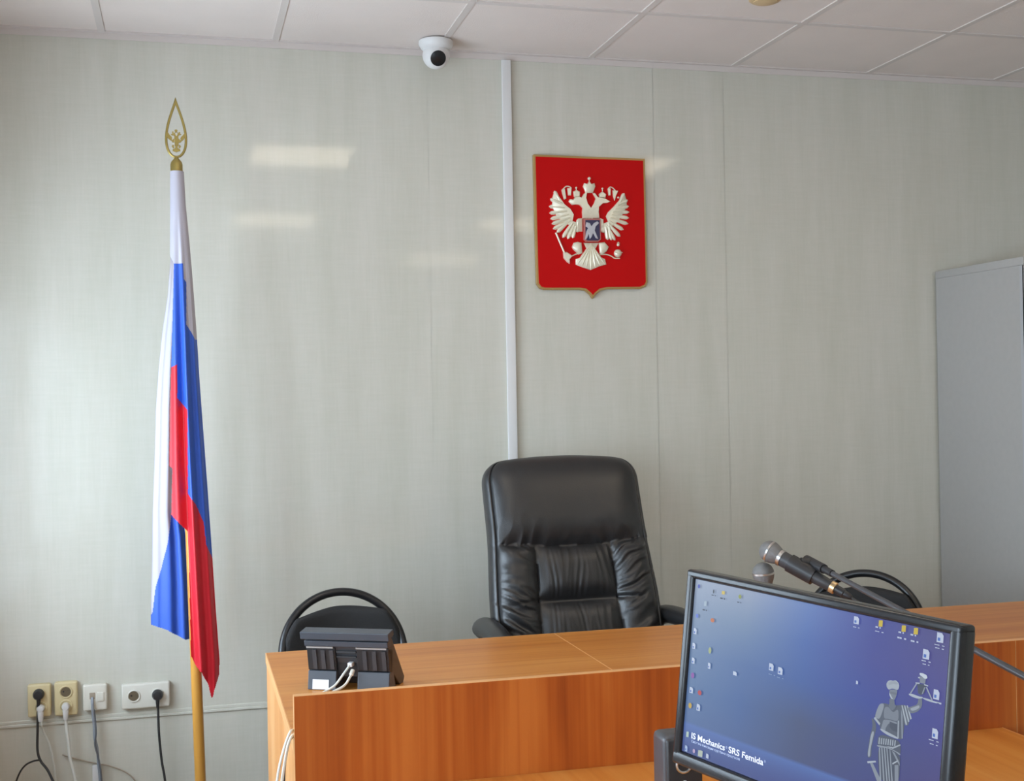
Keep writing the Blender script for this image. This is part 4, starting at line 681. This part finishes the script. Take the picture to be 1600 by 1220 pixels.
for a, b, st_ in ((-hw_+0.004, -0.030, True), (0.022, hw_-0.004, False)):
    bm = BM(); yz(bm, [(-0.024, 0.100), (-0.014, 0.046), (0.004, 0.040), (0.01, 0.095)], a, b)
    for k in range(3):
        xx = a + (b-a)*(0.12+0.33*k)
    cell = obj('rear_grille', bm, m_black, ph, smooth=False, bevel=0.001)
    bm = BM()
    for k in range(3):
        xx = a + (b-a)*(0.14+0.30*k); yz(bm, [(-0.0262, 0.094), (-0.0172, 0.048), (-0.013, 0.048), (-0.022, 0.094)], xx+0.004, xx+0.014)
    obj('fin', bm, m_dgrey, cell, smooth=False)
    bm = BM(); yz(bm, [(-0.0262, 0.0985), (-0.0275, 0.1025), (-0.012, 0.103), (-0.012, 0.098)], a, b-0.004); obj('lip', bm, m_cab, cell, smooth=False)
    bm = BM(); yz(bm, [(-0.016, 0.044), (-0.022, 0.0), (0.03, 0.0), (0.012, 0.044)], a, b); ft = obj('foot', bm, m_bgrey, ph, smooth=False, bevel=0.002)
    if st_:
        bm = BM(); yz(bm, [(-0.0195, 0.024), (-0.0225, 0.002), (-0.0215, 0.002), (-0.0185, 0.024)], a+0.012, a+0.052); obj('sticker', bm, m_white, ft, smooth=False)
bm = BM(); yz(bm, [(-0.012, 0.100), (-0.002, 0.03), (0.01, 0.03), (0.01, 0.1)], -0.031, 0.023); box(bm, (-0.028, -0.022, 0.088), (0.020, -0.008, 0.0925)); box(bm, (-0.028, -0.020, 0.077), (0.020, -0.006, 0.080)); obj('socket_bay', bm, m_black, ph, smooth=False)
bm = BM(); rbox(bm, (0.000, -0.024, 0.056), (0.011, -0.004, 0.066), 0.0015); obj('cable_jack', bm, m_white, ph)
c_, s_ = math.cos(-0.48), math.sin(-0.48)
def pw(x_, y_, z_): return (0.3655 + x_*c_ - y_*s_, 2.918 + x_*s_ + y_*c_, BZ + z_)
cable('phone_cable', 'thin white phone cord running from the desk phone over the bench end', [pw(0.005, -0.022, 0.060), pw(-0.004, -0.034, 0.045), pw(-0.020, -0.055, 0.02), pw(-0.04, -0.09, 0.006), (0.27, 2.72, BZ+0.004), (0.225, 2.60, BZ+0.004), (0.203, 2.53, BZ+0.018), (0.189, 2.49, BZ+0.022), (0.172, 2.47, 0.755), (0.160, 2.46, 0.70), (0.156, 2.45, 0.6), (0.155, 2.45, 0.4), (0.15, 2.46, 0.15), (0.14, 2.5, 0.006)], 0.0026, m_cablew)
cable('network_cable', 'cream network cable running from the desk phone bay along the bench', [pw(0.012, -0.020, 0.048), pw(0.010, -0.034, 0.036), pw(0.000, -0.05, 0.018), pw(-0.02, -0.10, 0.006), (0.29, 2.70, BZ+0.004), (0.235, 2.59, BZ+0.010), (0.208, 2.53, BZ+0.012), (0.190, 2.498, 0.778), (0.178, 2.48, 0.74), (0.170, 2.47, 0.69), (0.168, 2.46, 0.6), (0.165, 2.46, 0.4), (0.16, 2.47, 0.15), (0.15, 2.52, 0.006)], lambda t: 0.0055 if t < 0.06 else 0.003, m_ivory)
cable('power_cable', 'thin dark cable hanging with the white cords at the left end of the bench', [(0.27, 2.80, BZ+0.003), (0.235, 2.66, BZ+0.003), (0.212, 2.55, BZ+0.005), (0.192, 2.515, BZ+0.002), (0.181, 2.50, 0.74), (0.176, 2.49, 0.68), (0.176, 2.49, 0.55), (0.175, 2.49, 0.3), (0.17, 2.5, 0.006)], 0.0022, m_cableb)

# ---------------------------------------------------------------- monitor
MQ = Matrix([r + [MONP[i]] for i, r in enumerate(MONM)] + [[0, 0, 0, 1]])
root_loc = Vector((MONP[0]+0.02, MONP[1]+0.03, LZ)); ry = MONP[3]
mo = thing('computer_monitor', 'glossy black computer monitor showing a blue desktop with a statue of justice', 'monitor', root_loc, ry)
T = (Matrix.Translation(root_loc) @ Matrix.Rotation(ry, 4, 'Z')).inverted() @ MQ
OX, OT, OB = 0.2545, 0.1475, -0.1550; SX, SZ = 0.2385, 0.1335
bm = BM()
rbox(bm, (-OX, -0.007, SZ+0.0005), (OX+0.002, 0.024, OT), 0.005, 4, M=T); rbox(bm, (-OX, -0.007, OB), (OX+0.002, 0.024, -SZ-0.0005), 0.005, 4, M=T)
rbox(bm, (-OX, -0.0068, OB+0.004), (-SX-0.0003, 0.024, OT-0.002), 0.005, 4, M=T); rbox(bm, (SX+0.0003, -0.0068, OB+0.004), (OX+0.002, 0.024, OT-0.002), 0.005, 4, M=T)
obj('bezel', bm, m_gloss, mo)
bm = BM(); rbox(bm, (-OX+0.006, 0.018, OB+0.006), (OX-0.004, 0.034, OT-0.006), 0.006, 3, M=T); rbox(bm, (-0.16, 0.03, -0.09), (0.16, 0.055, 0.09), 0.012, 4, M=T); obj('back_cover', bm, m_black, mo)
m_scr = bpy.data.materials.new('lit_screen'); m_scr.use_nodes = True; nt = m_scr.node_tree; b = nt.nodes['Principled BSDF']
at = nt.nodes.new('ShaderNodeAttribute'); at.attribute_name = 'picture'; b.inputs['Base Color'].default_value = (0.01, 0.01, 0.012, 1); b.inputs['Roughness'].default_value = 0.35
nt.links.new(at.outputs['Color'], b.inputs['Emission Color']); b.inputs['Emission Strength'].default_value = 0.72; b.inputs['Specular IOR Level'].default_value = 0.18
def lin(c): return tuple(((v/12.92) if v <= 0.04045 else ((v+0.055)/1.055)**2.4) for v in c)
def mixc(a, b_, t): return tuple(x_+(y_-x_)*t for x_, y_ in zip(a, b_))
def bgcol(u, v):  # desktop colours, with reflected wall haze painted into the pale top left
    R8 = lambda *c: tuple(k/255 for k in c)
    cols = [[R8(92,122,176), R8(86,112,168), R8(84,96,140), R8(78,86,150), R8(92,82,140)],
            [R8(96,128,176), R8(74,108,172), R8(80,94,138), R8(78,90,150), R8(86,84,150)],
            [R8(112,140,182), R8(84,116,176), R8(68,102,178), R8(68,84,172), R8(84,84,164)],
            [R8(140,160,190), R8(120,146,186), R8(78,112,190), R8(78,84,168), R8(92,88,160)],
            [R8(172,186,212), R8(166,178,204), R8(110,140,206), R8(78,84,170), R8(96,92,150)]]
    vv = max(0, min(0.9999, (v-0.17)/0.83))*4; uu = min(0.9999, u)*4; i, j = int(uu), int(vv); a, b_ = uu-i, vv-j
    c = mixc(mixc(cols[j][i], cols[j][i+1], a), mixc(cols[j+1][i], cols[j+1][i+1], a), b_)
    band = 0.178 - 0.035*max(0, u-0.4)
    if v < band:
        k = v/band; c = mixc(R8(80,96,160), R8(98,132,206), k**1.3); c = mixc(c, R8(84,92,160), min(1, max(0, u-0.15)*1.4)*(1-k)*0.9)
    return c
def picture_mesh(name, quads, parent):
    """quads: list of (polygon in x,z, depth, colour function)"""
    b2 = BM(); lay = b2.loops.layers.float_color.new('picture')
    for P_, dpt, cf in quads:
        f = b2.faces.new([b2.verts.new(T @ Vector((x_, dpt, z_))) for x_, z_ in P_])
        for lp, (x_, z_) in zip(f.loops, P_): lp[lay] = (*lin(cf(x_, z_)), 1)
    me = bpy.data.meshes.new(name); b2.to_mesh(me); b2.free(); o = bpy.data.objects.new(name, me); C.objects.link(o); me.materials.append(m_scr); o.parent = parent; return o
qs = []; nx, nz_ = 64, 56
for j in range(nz_):
    for i in range(nx):
        x0, x1 = -SX + 2*SX*i/nx, -SX + 2*SX*(i+1)/nx; z0, z1 = -SZ + 2*SZ*j/nz_, -SZ + 2*SZ*(j+1)/nz_
        qs.append(([(x0, z0), (x1, z0), (x1, z1), (x0, z1)], -0.0005, lambda x_, z_: bgcol((x_+SX)/(2*SX), (z_+SZ)/(2*SZ))))
scr = picture_mesh('screen', qs, mo)
qs = []
for k, (tone, P_) in enumerate(STATUE):
    if len(P_) > 5:
        for _ in range(2): P_ = [p for i in range(len(P_)) for p in ((P_[i][0]*0.78+P_[(i+1) % len(P_)][0]*0.22, P_[i][1]*0.78+P_[(i+1) % len(P_)][1]*0.22), (P_[i][0]*0.22+P_[(i+1) % len(P_)][0]*0.78, P_[i][1]*0.22+P_[(i+1) % len(P_)][1]*0.78))]
    t0 = tone; qs.append((P_, -0.0007 - 0.00002*k, (lambda t0: (lambda x_, z_: (0.20+t0*0.68, 0.23+t0*0.70, 0.30+t0*0.68)))(t0)))
picture_mesh('statue_picture', qs, scr)
cur = []; icons = []
for c, x_, z_, w_, h_ in ICONS:
    cf = (lambda c: (lambda a, b_: c))(c)
    if h_ <= 0.0035 and w_ > h_*1.2 and cur:
        for q in (0, 1, 3):
            xa = x_-w_/2 + w_*q/4; cur.append(([(xa, z_-h_*0.3), (xa+w_*0.23, z_-h_*0.3), (xa+w_*0.23, z_+h_*0.3), (xa, z_+h_*0.3)], -0.0024, cf))
        continue
    if c[2] > 0.9: P_ = [(x_-w_/2, z_-h_/2), (x_+w_/2, z_-h_/2), (x_+w_/2, z_+h_*0.25), (x_+w_*0.22, z_+h_/2), (x_-w_/2, z_+h_/2)]
    elif c[1] > 0.75: P_ = [(x_-w_/2, z_-h_/2), (x_+w_/2, z_-h_*0.42), (x_+w_/2, z_+h_/2), (x_, z_+h_/2), (x_-w_/2, z_+h_*0.4)]
    else: P_ = [(x_+w_/2*math.cos(a), z_+h_/2*math.sin(a)) for a in [2*PI*k/10 for k in range(10)]]
    cur = [(P_, -0.0024, cf)]; icons.append(cur)
    if h_ > 0.007 and c[2] > 0.9: cur.append(([(x_-w_*0.35, z_-h_*0.35), (x_+w_*0.05, z_-h_*0.35), (x_+w_*0.05, z_-h_*0.02), (x_-w_*0.35, z_-h_*0.02)], -0.0026, lambda a, b_: (0.35, 0.5, 0.85)))
for q in icons: picture_mesh('desktop_icon', q, scr)
m_txt = mat('screen_text', (0.02, 0.02, 0.02), 0.5, emit=(0.80, 0.87, 1.0), estr=1.25)
m_txt2 = mat('screen_small_text', (0.02, 0.02, 0.02), 0.5, emit=(0.50, 0.62, 0.95), estr=1.1)
def text(body, x0, x1, z, hgt, m, bold=0.0):
    cu = bpy.data.curves.new('screen_text', 'FONT'); cu.body = body; cu.size = 1.0; cu.offset = bold; tmp = bpy.data.objects.new('tmp', cu); C.objects.link(tmp)
    dg = bpy.context.evaluated_depsgraph_get(); me = bpy.data.meshes.new_from_object(tmp.evaluated_get(dg)); bpy.data.objects.remove(tmp, do_unlink=True)
    xs = [v.co.x for v in me.vertices]; a, b_ = min(xs), max(xs); sx_ = (x1-x0)/(b_-a); cap = 0.70
    for v in me.vertices: v.co = T @ Vector((x0 + (v.co.x-a)*sx_, -0.0022, z + v.co.y*hgt/cap))
    me.materials.clear(); me.materials.append(m); o = bpy.data.objects.new('screen_text', me); C.objects.link(o); o.parent = scr; return o
text('IS Mechanics', -0.2175, -0.1425, -0.1087, 0.0088, m_txt, 0.02)
text('\u00ae', -0.1408, -0.1374, -0.1048, 0.0036, m_txt2)
text('SRS Femida', -0.1345, -0.0618, -0.1090, 0.0090, m_txt, 0.02)
text('\u00ae', -0.0608, -0.0574, -0.1045, 0.0036, m_txt2)
text('\u0421\u0438\u0441\u0442\u0435\u043c\u0430 \u0444\u0438\u043a\u0441\u0430\u0446\u0438\u0438 \u0441\u0443\u0434\u0435\u0431\u043d\u044b\u0445 \u043f\u0440\u043e\u0446\u0435\u0441\u0441\u043e\u0432', -0.2168, -0.1095, -0.1146, 0.0036, m_txt2, 0.014)
bm = BM(); Ti = T
for q in ((-0.035, 0.035),): 
    P_ = [T @ Vector((0.0, 0.05, -0.06)), T @ Vector((0.0, 0.062, -0.15)), Vector((T @ Vector((0, 0.06, -0.15))).to_tuple()) + Vector((0, 0.01, -0.09)), ]
    P_.append(Vector((P_[-1].x, P_[-1].y, 0.012)))
    tube(bm, P_, 0.022, 20)
    basec = P_[-1]
obj('stand_neck', bm, m_gloss, mo)
bm = BM(); Mx = Matrix.Translation((basec.x, basec.y - 0.01, 0)) @ Matrix.Diagonal((1.25, 0.9, 1, 1)); lathe(bm, [(0, 0), (0.10, 0), (0.104, 0.004), (0.10, 0.010), (0.05, 0.014), (0, 0.016)], Mx, seg=56); obj('stand_base', bm, m_gloss, mo)

# ---------------------------------------------------------------- small loudspeaker
sp = thing('computer_speaker', 'small dark grey computer loudspeaker on the lower desk, left of the monitor', 'speaker', (0.8445, 2.06, LZ))
bm = BM(); rbox(bm, (-0.0355, 0.004, 0.0), (0.0355, 0.066, 0.176), 0.011, 5); obj('cabinet', bm, m_dgrey, sp)
bm = BM(); rbox(bm, (-0.034, -0.003, 0.002), (0.034, 0.008, 0.172), 0.005, 4); fp_ = obj('front_baffle', bm, m_black, sp)
def ring(zc, ro, ri, m, nm, y=-0.003, xo=-0.003, dep=0.003):
    bm = BM(); lathe(bm, [(ri, 0), (ri, dep), ((ro+ri)/2, dep*1.3), (ro, dep), (ro, 0)], axis_matrix((xo, y, zc), (0, -1, 0)), seg=40); return obj(nm, bm, m, fp_)
ring(0.127, 0.0155, 0.0115, m_chrome, 'tweeter_ring'); bm = BM(); lathe(bm, [(0.0115, 0.001), (0.006, -0.002), (0.004, 0.002), (0, 0.003)], axis_matrix((-0.003, -0.003, 0.127), (0, -1, 0)), seg=28); obj('tweeter', bm, m_black, fp_)
ring(0.052, 0.028, 0.024, m_dgrey, 'woofer_ring'); bm = BM(); lathe(bm, [(0.024, 0.001), (0.012, -0.002), (0.008, 0.002), (0, 0.004)], axis_matrix((-0.003, -0.003, 0.052), (0, -1, 0)), seg=32); obj('woofer', bm, m_black, fp_)
bm = BM(); rbox(bm, (-0.004, -0.0045, 0.0955), (0.002, -0.002, 0.0985), 0.0008, 2); obj('indicator', bm, m_white, fp_)

# ---------------------------------------------------------------- microphones over the bench
def microphone(p, d, label, ln=0.165):
    t = thing('microphone', label, 'microphone', p, 0, None); Mx = axis_matrix((0, 0, 0), d, up=(0, 0, 1))
    bm = BM(); R0 = 0.0262; pr = [(R0*math.sin(a), -R0*math.cos(a)) for a in [PI*0.5*k/10 for k in range(11)]]; pr[0] = (0, -R0)
    pr += [(0.0255, 0.008), (0.0225, 0.018), (0.0195, 0.025)]
    lathe(bm, pr, Mx, seg=36)
    g = obj('grille', bm, m_mesh, t)
    bm = BM(); lathe(bm, [(0.0258, -0.0028), (0.0272, -0.002), (0.0272, 0.002), (0.0258, 0.0028)], Mx, seg=36); obj('grille_band', bm, m_chrome, g)
    bm = BM(); lathe(bm, [(0.0188, 0.025), (0.0205, 0.026), (0.0205, 0.034), (0.0188, 0.035)], Mx, seg=32); obj('collar', bm, m_chrome, t)
    bm = BM(); lathe(bm, [(0.0190, 0.033), (0.0185, 0.06), (0.0165, 0.10), (0.0135, ln), (0.0125, ln+0.002), (0, ln+0.002)], Mx, seg=32)
    bd = obj('body', bm, m_micb, t)
    bm = BM(); rbox(bm, (-0.004, 0.0155, 0.062), (0.004, 0.0195, 0.082), 0.0015, M=Mx); obj('switch', bm, m_black, bd)
    bm = BM(); lathe(bm, [(0.0125, ln), (0.0145, ln+0.001), (0.0145, ln+0.012), (0.0125, ln+0.013)], Mx, seg=28); obj('end_ring', bm, m_brass, t)
    bm = BM(); lathe(bm, [(0, ln+0.012), (0.0105, ln+0.012), (0.0105, ln+0.034), (0.0085, ln+0.036), (0.0075, ln+0.05), (0.004, ln+0.056), (0, ln+0.056)], Mx, seg=24); obj('plug', bm, m_black, t)
    return t, Mx
m1p = Vector((1.357, 2.747, 1.063)); m1d = (Vector((1.476, 2.613, 0.976))-m1p).normalized()
microphone(m1p, m1d, 'upper silver headed black microphone pointing up to the left on a boom')
m2p = Vector((1.349, 2.749, 1.012)); m2d = Vector((0.10, 0.02, -1)).normalized()
m2p = Vector((1.352, 2.775, 1.008))
microphone(m2p, m2d, 'lower silver headed microphone standing upright, half hidden by the monitor')
A = Vector((1.437, 2.654, 1.035)); B = Vector((1.49, 1.989, 0.915)); dr_ = (B-A).normalized()
ms = thing('microphone_stand', 'black boom arm reaching over the bench from the right, carrying the upper microphone', 'microphone stand', (0, 0, 0))
E_ = A + dr_*1.02; ms.location = (E_.x, E_.y, LZ); off = Vector((E_.x, E_.y, LZ))
bm = BM(); tube(bm, [A-off-dr_*0.02, E_-off+dr_*0.12], lambda t: 0.0062+0.0014*t, 16, curve=False); arm = obj('boom_arm', bm, m_dgrey, ms)
bm = BM(); tube(bm, [A-off-dr_*0.055, A-off+dr_*0.02], 0.0115, 18, curve=False); tube(bm, [A-off+dr_*0.02, A-off+dr_*0.055], 0.0085, 18, curve=False)
cpt = m1p + m1d*0.085; Mx = axis_matrix(cpt-off, m1d, up=(0, 0, 1))
lathe(bm, [(0.0185, -0.03), (0.0222, -0.03), (0.0212, 0.036), (0.0165, 0.036)], Mx, seg=28); tube(bm, [cpt-off+Vector((0.0, 0.0, 0.018)), A-off-dr_*0.03], 0.010, 12, curve=False); obj('clip', bm, m_black, arm)
bm = BM(); tube(bm, [(0, 0, 0.012), (0, 0, E_.z-LZ)], 0.011, 18, curve=False); obj('pole', bm, m_black, ms)
bm = BM(); tube(bm, [(-0.022, 0, E_.z-LZ), (0.03, 0, E_.z-LZ)], 0.015, 18, curve=False); obj('pivot', bm, m_black, ms)
bm = BM(); lathe(bm, [(0, 0), (0.085, 0), (0.088, 0.004), (0.08, 0.012), (0.015, 0.018), (0, 0.018)], seg=48); obj('base', bm, m_black, ms)
st2 = thing('microphone_stand', 'small table stand under the lower microphone, hidden behind the monitor', 'microphone stand', (1.385, 2.78, BZ))
bm = BM(); lathe(bm, [(0, 0), (0.065, 0), (0.067, 0.004), (0.06, 0.012), (0.012, 0.016), (0, 0.016)], seg=40); obj('base', bm, m_black, st2)
bm = BM(); tube(bm, [(0, 0, 0.01), (0, 0, 0.085), (-0.006, -0.002, 0.11)], 0.006, 12); obj('pole', bm, m_black, st2)
bm = BM(); lathe(bm, [(0.0155, -0.03), (0.020, -0.03), (0.020, 0.03), (0.0155, 0.03)], axis_matrix(m2p + m2d*0.125 - Vector((1.385, 2.78, BZ)), m2d), seg=24); obj('clip', bm, m_black, st2)
e1 = m1p + m1d*0.221
cable('microphone_cable', 'thin black cable leaving the upper microphone and dropping behind the monitor', [e1, e1 + m1d*0.03 + Vector((0, 0, -0.006)), (1.515, 2.545, 0.90), (1.53, 2.53, 0.85), (1.54, 2.56, 0.80), (1.50, 2.62, BZ+0.0036), (1.45, 2.75, BZ+0.0036), (1.5, 2.95, BZ+0.0036)], 0.0032, m_cableb)
e2 = m2p + m2d*0.221
cable('microphone_cable', 'thin black cable curling on the bench under the lower microphone', [e2, e2+Vector((0.0, 0.004, -0.0)), e2 + Vector((0.03, 0.035, -0.008)), (1.44, 2.87, BZ+0.0036), (1.55, 2.92, BZ+0.0036)], 0.003, m_cableb)
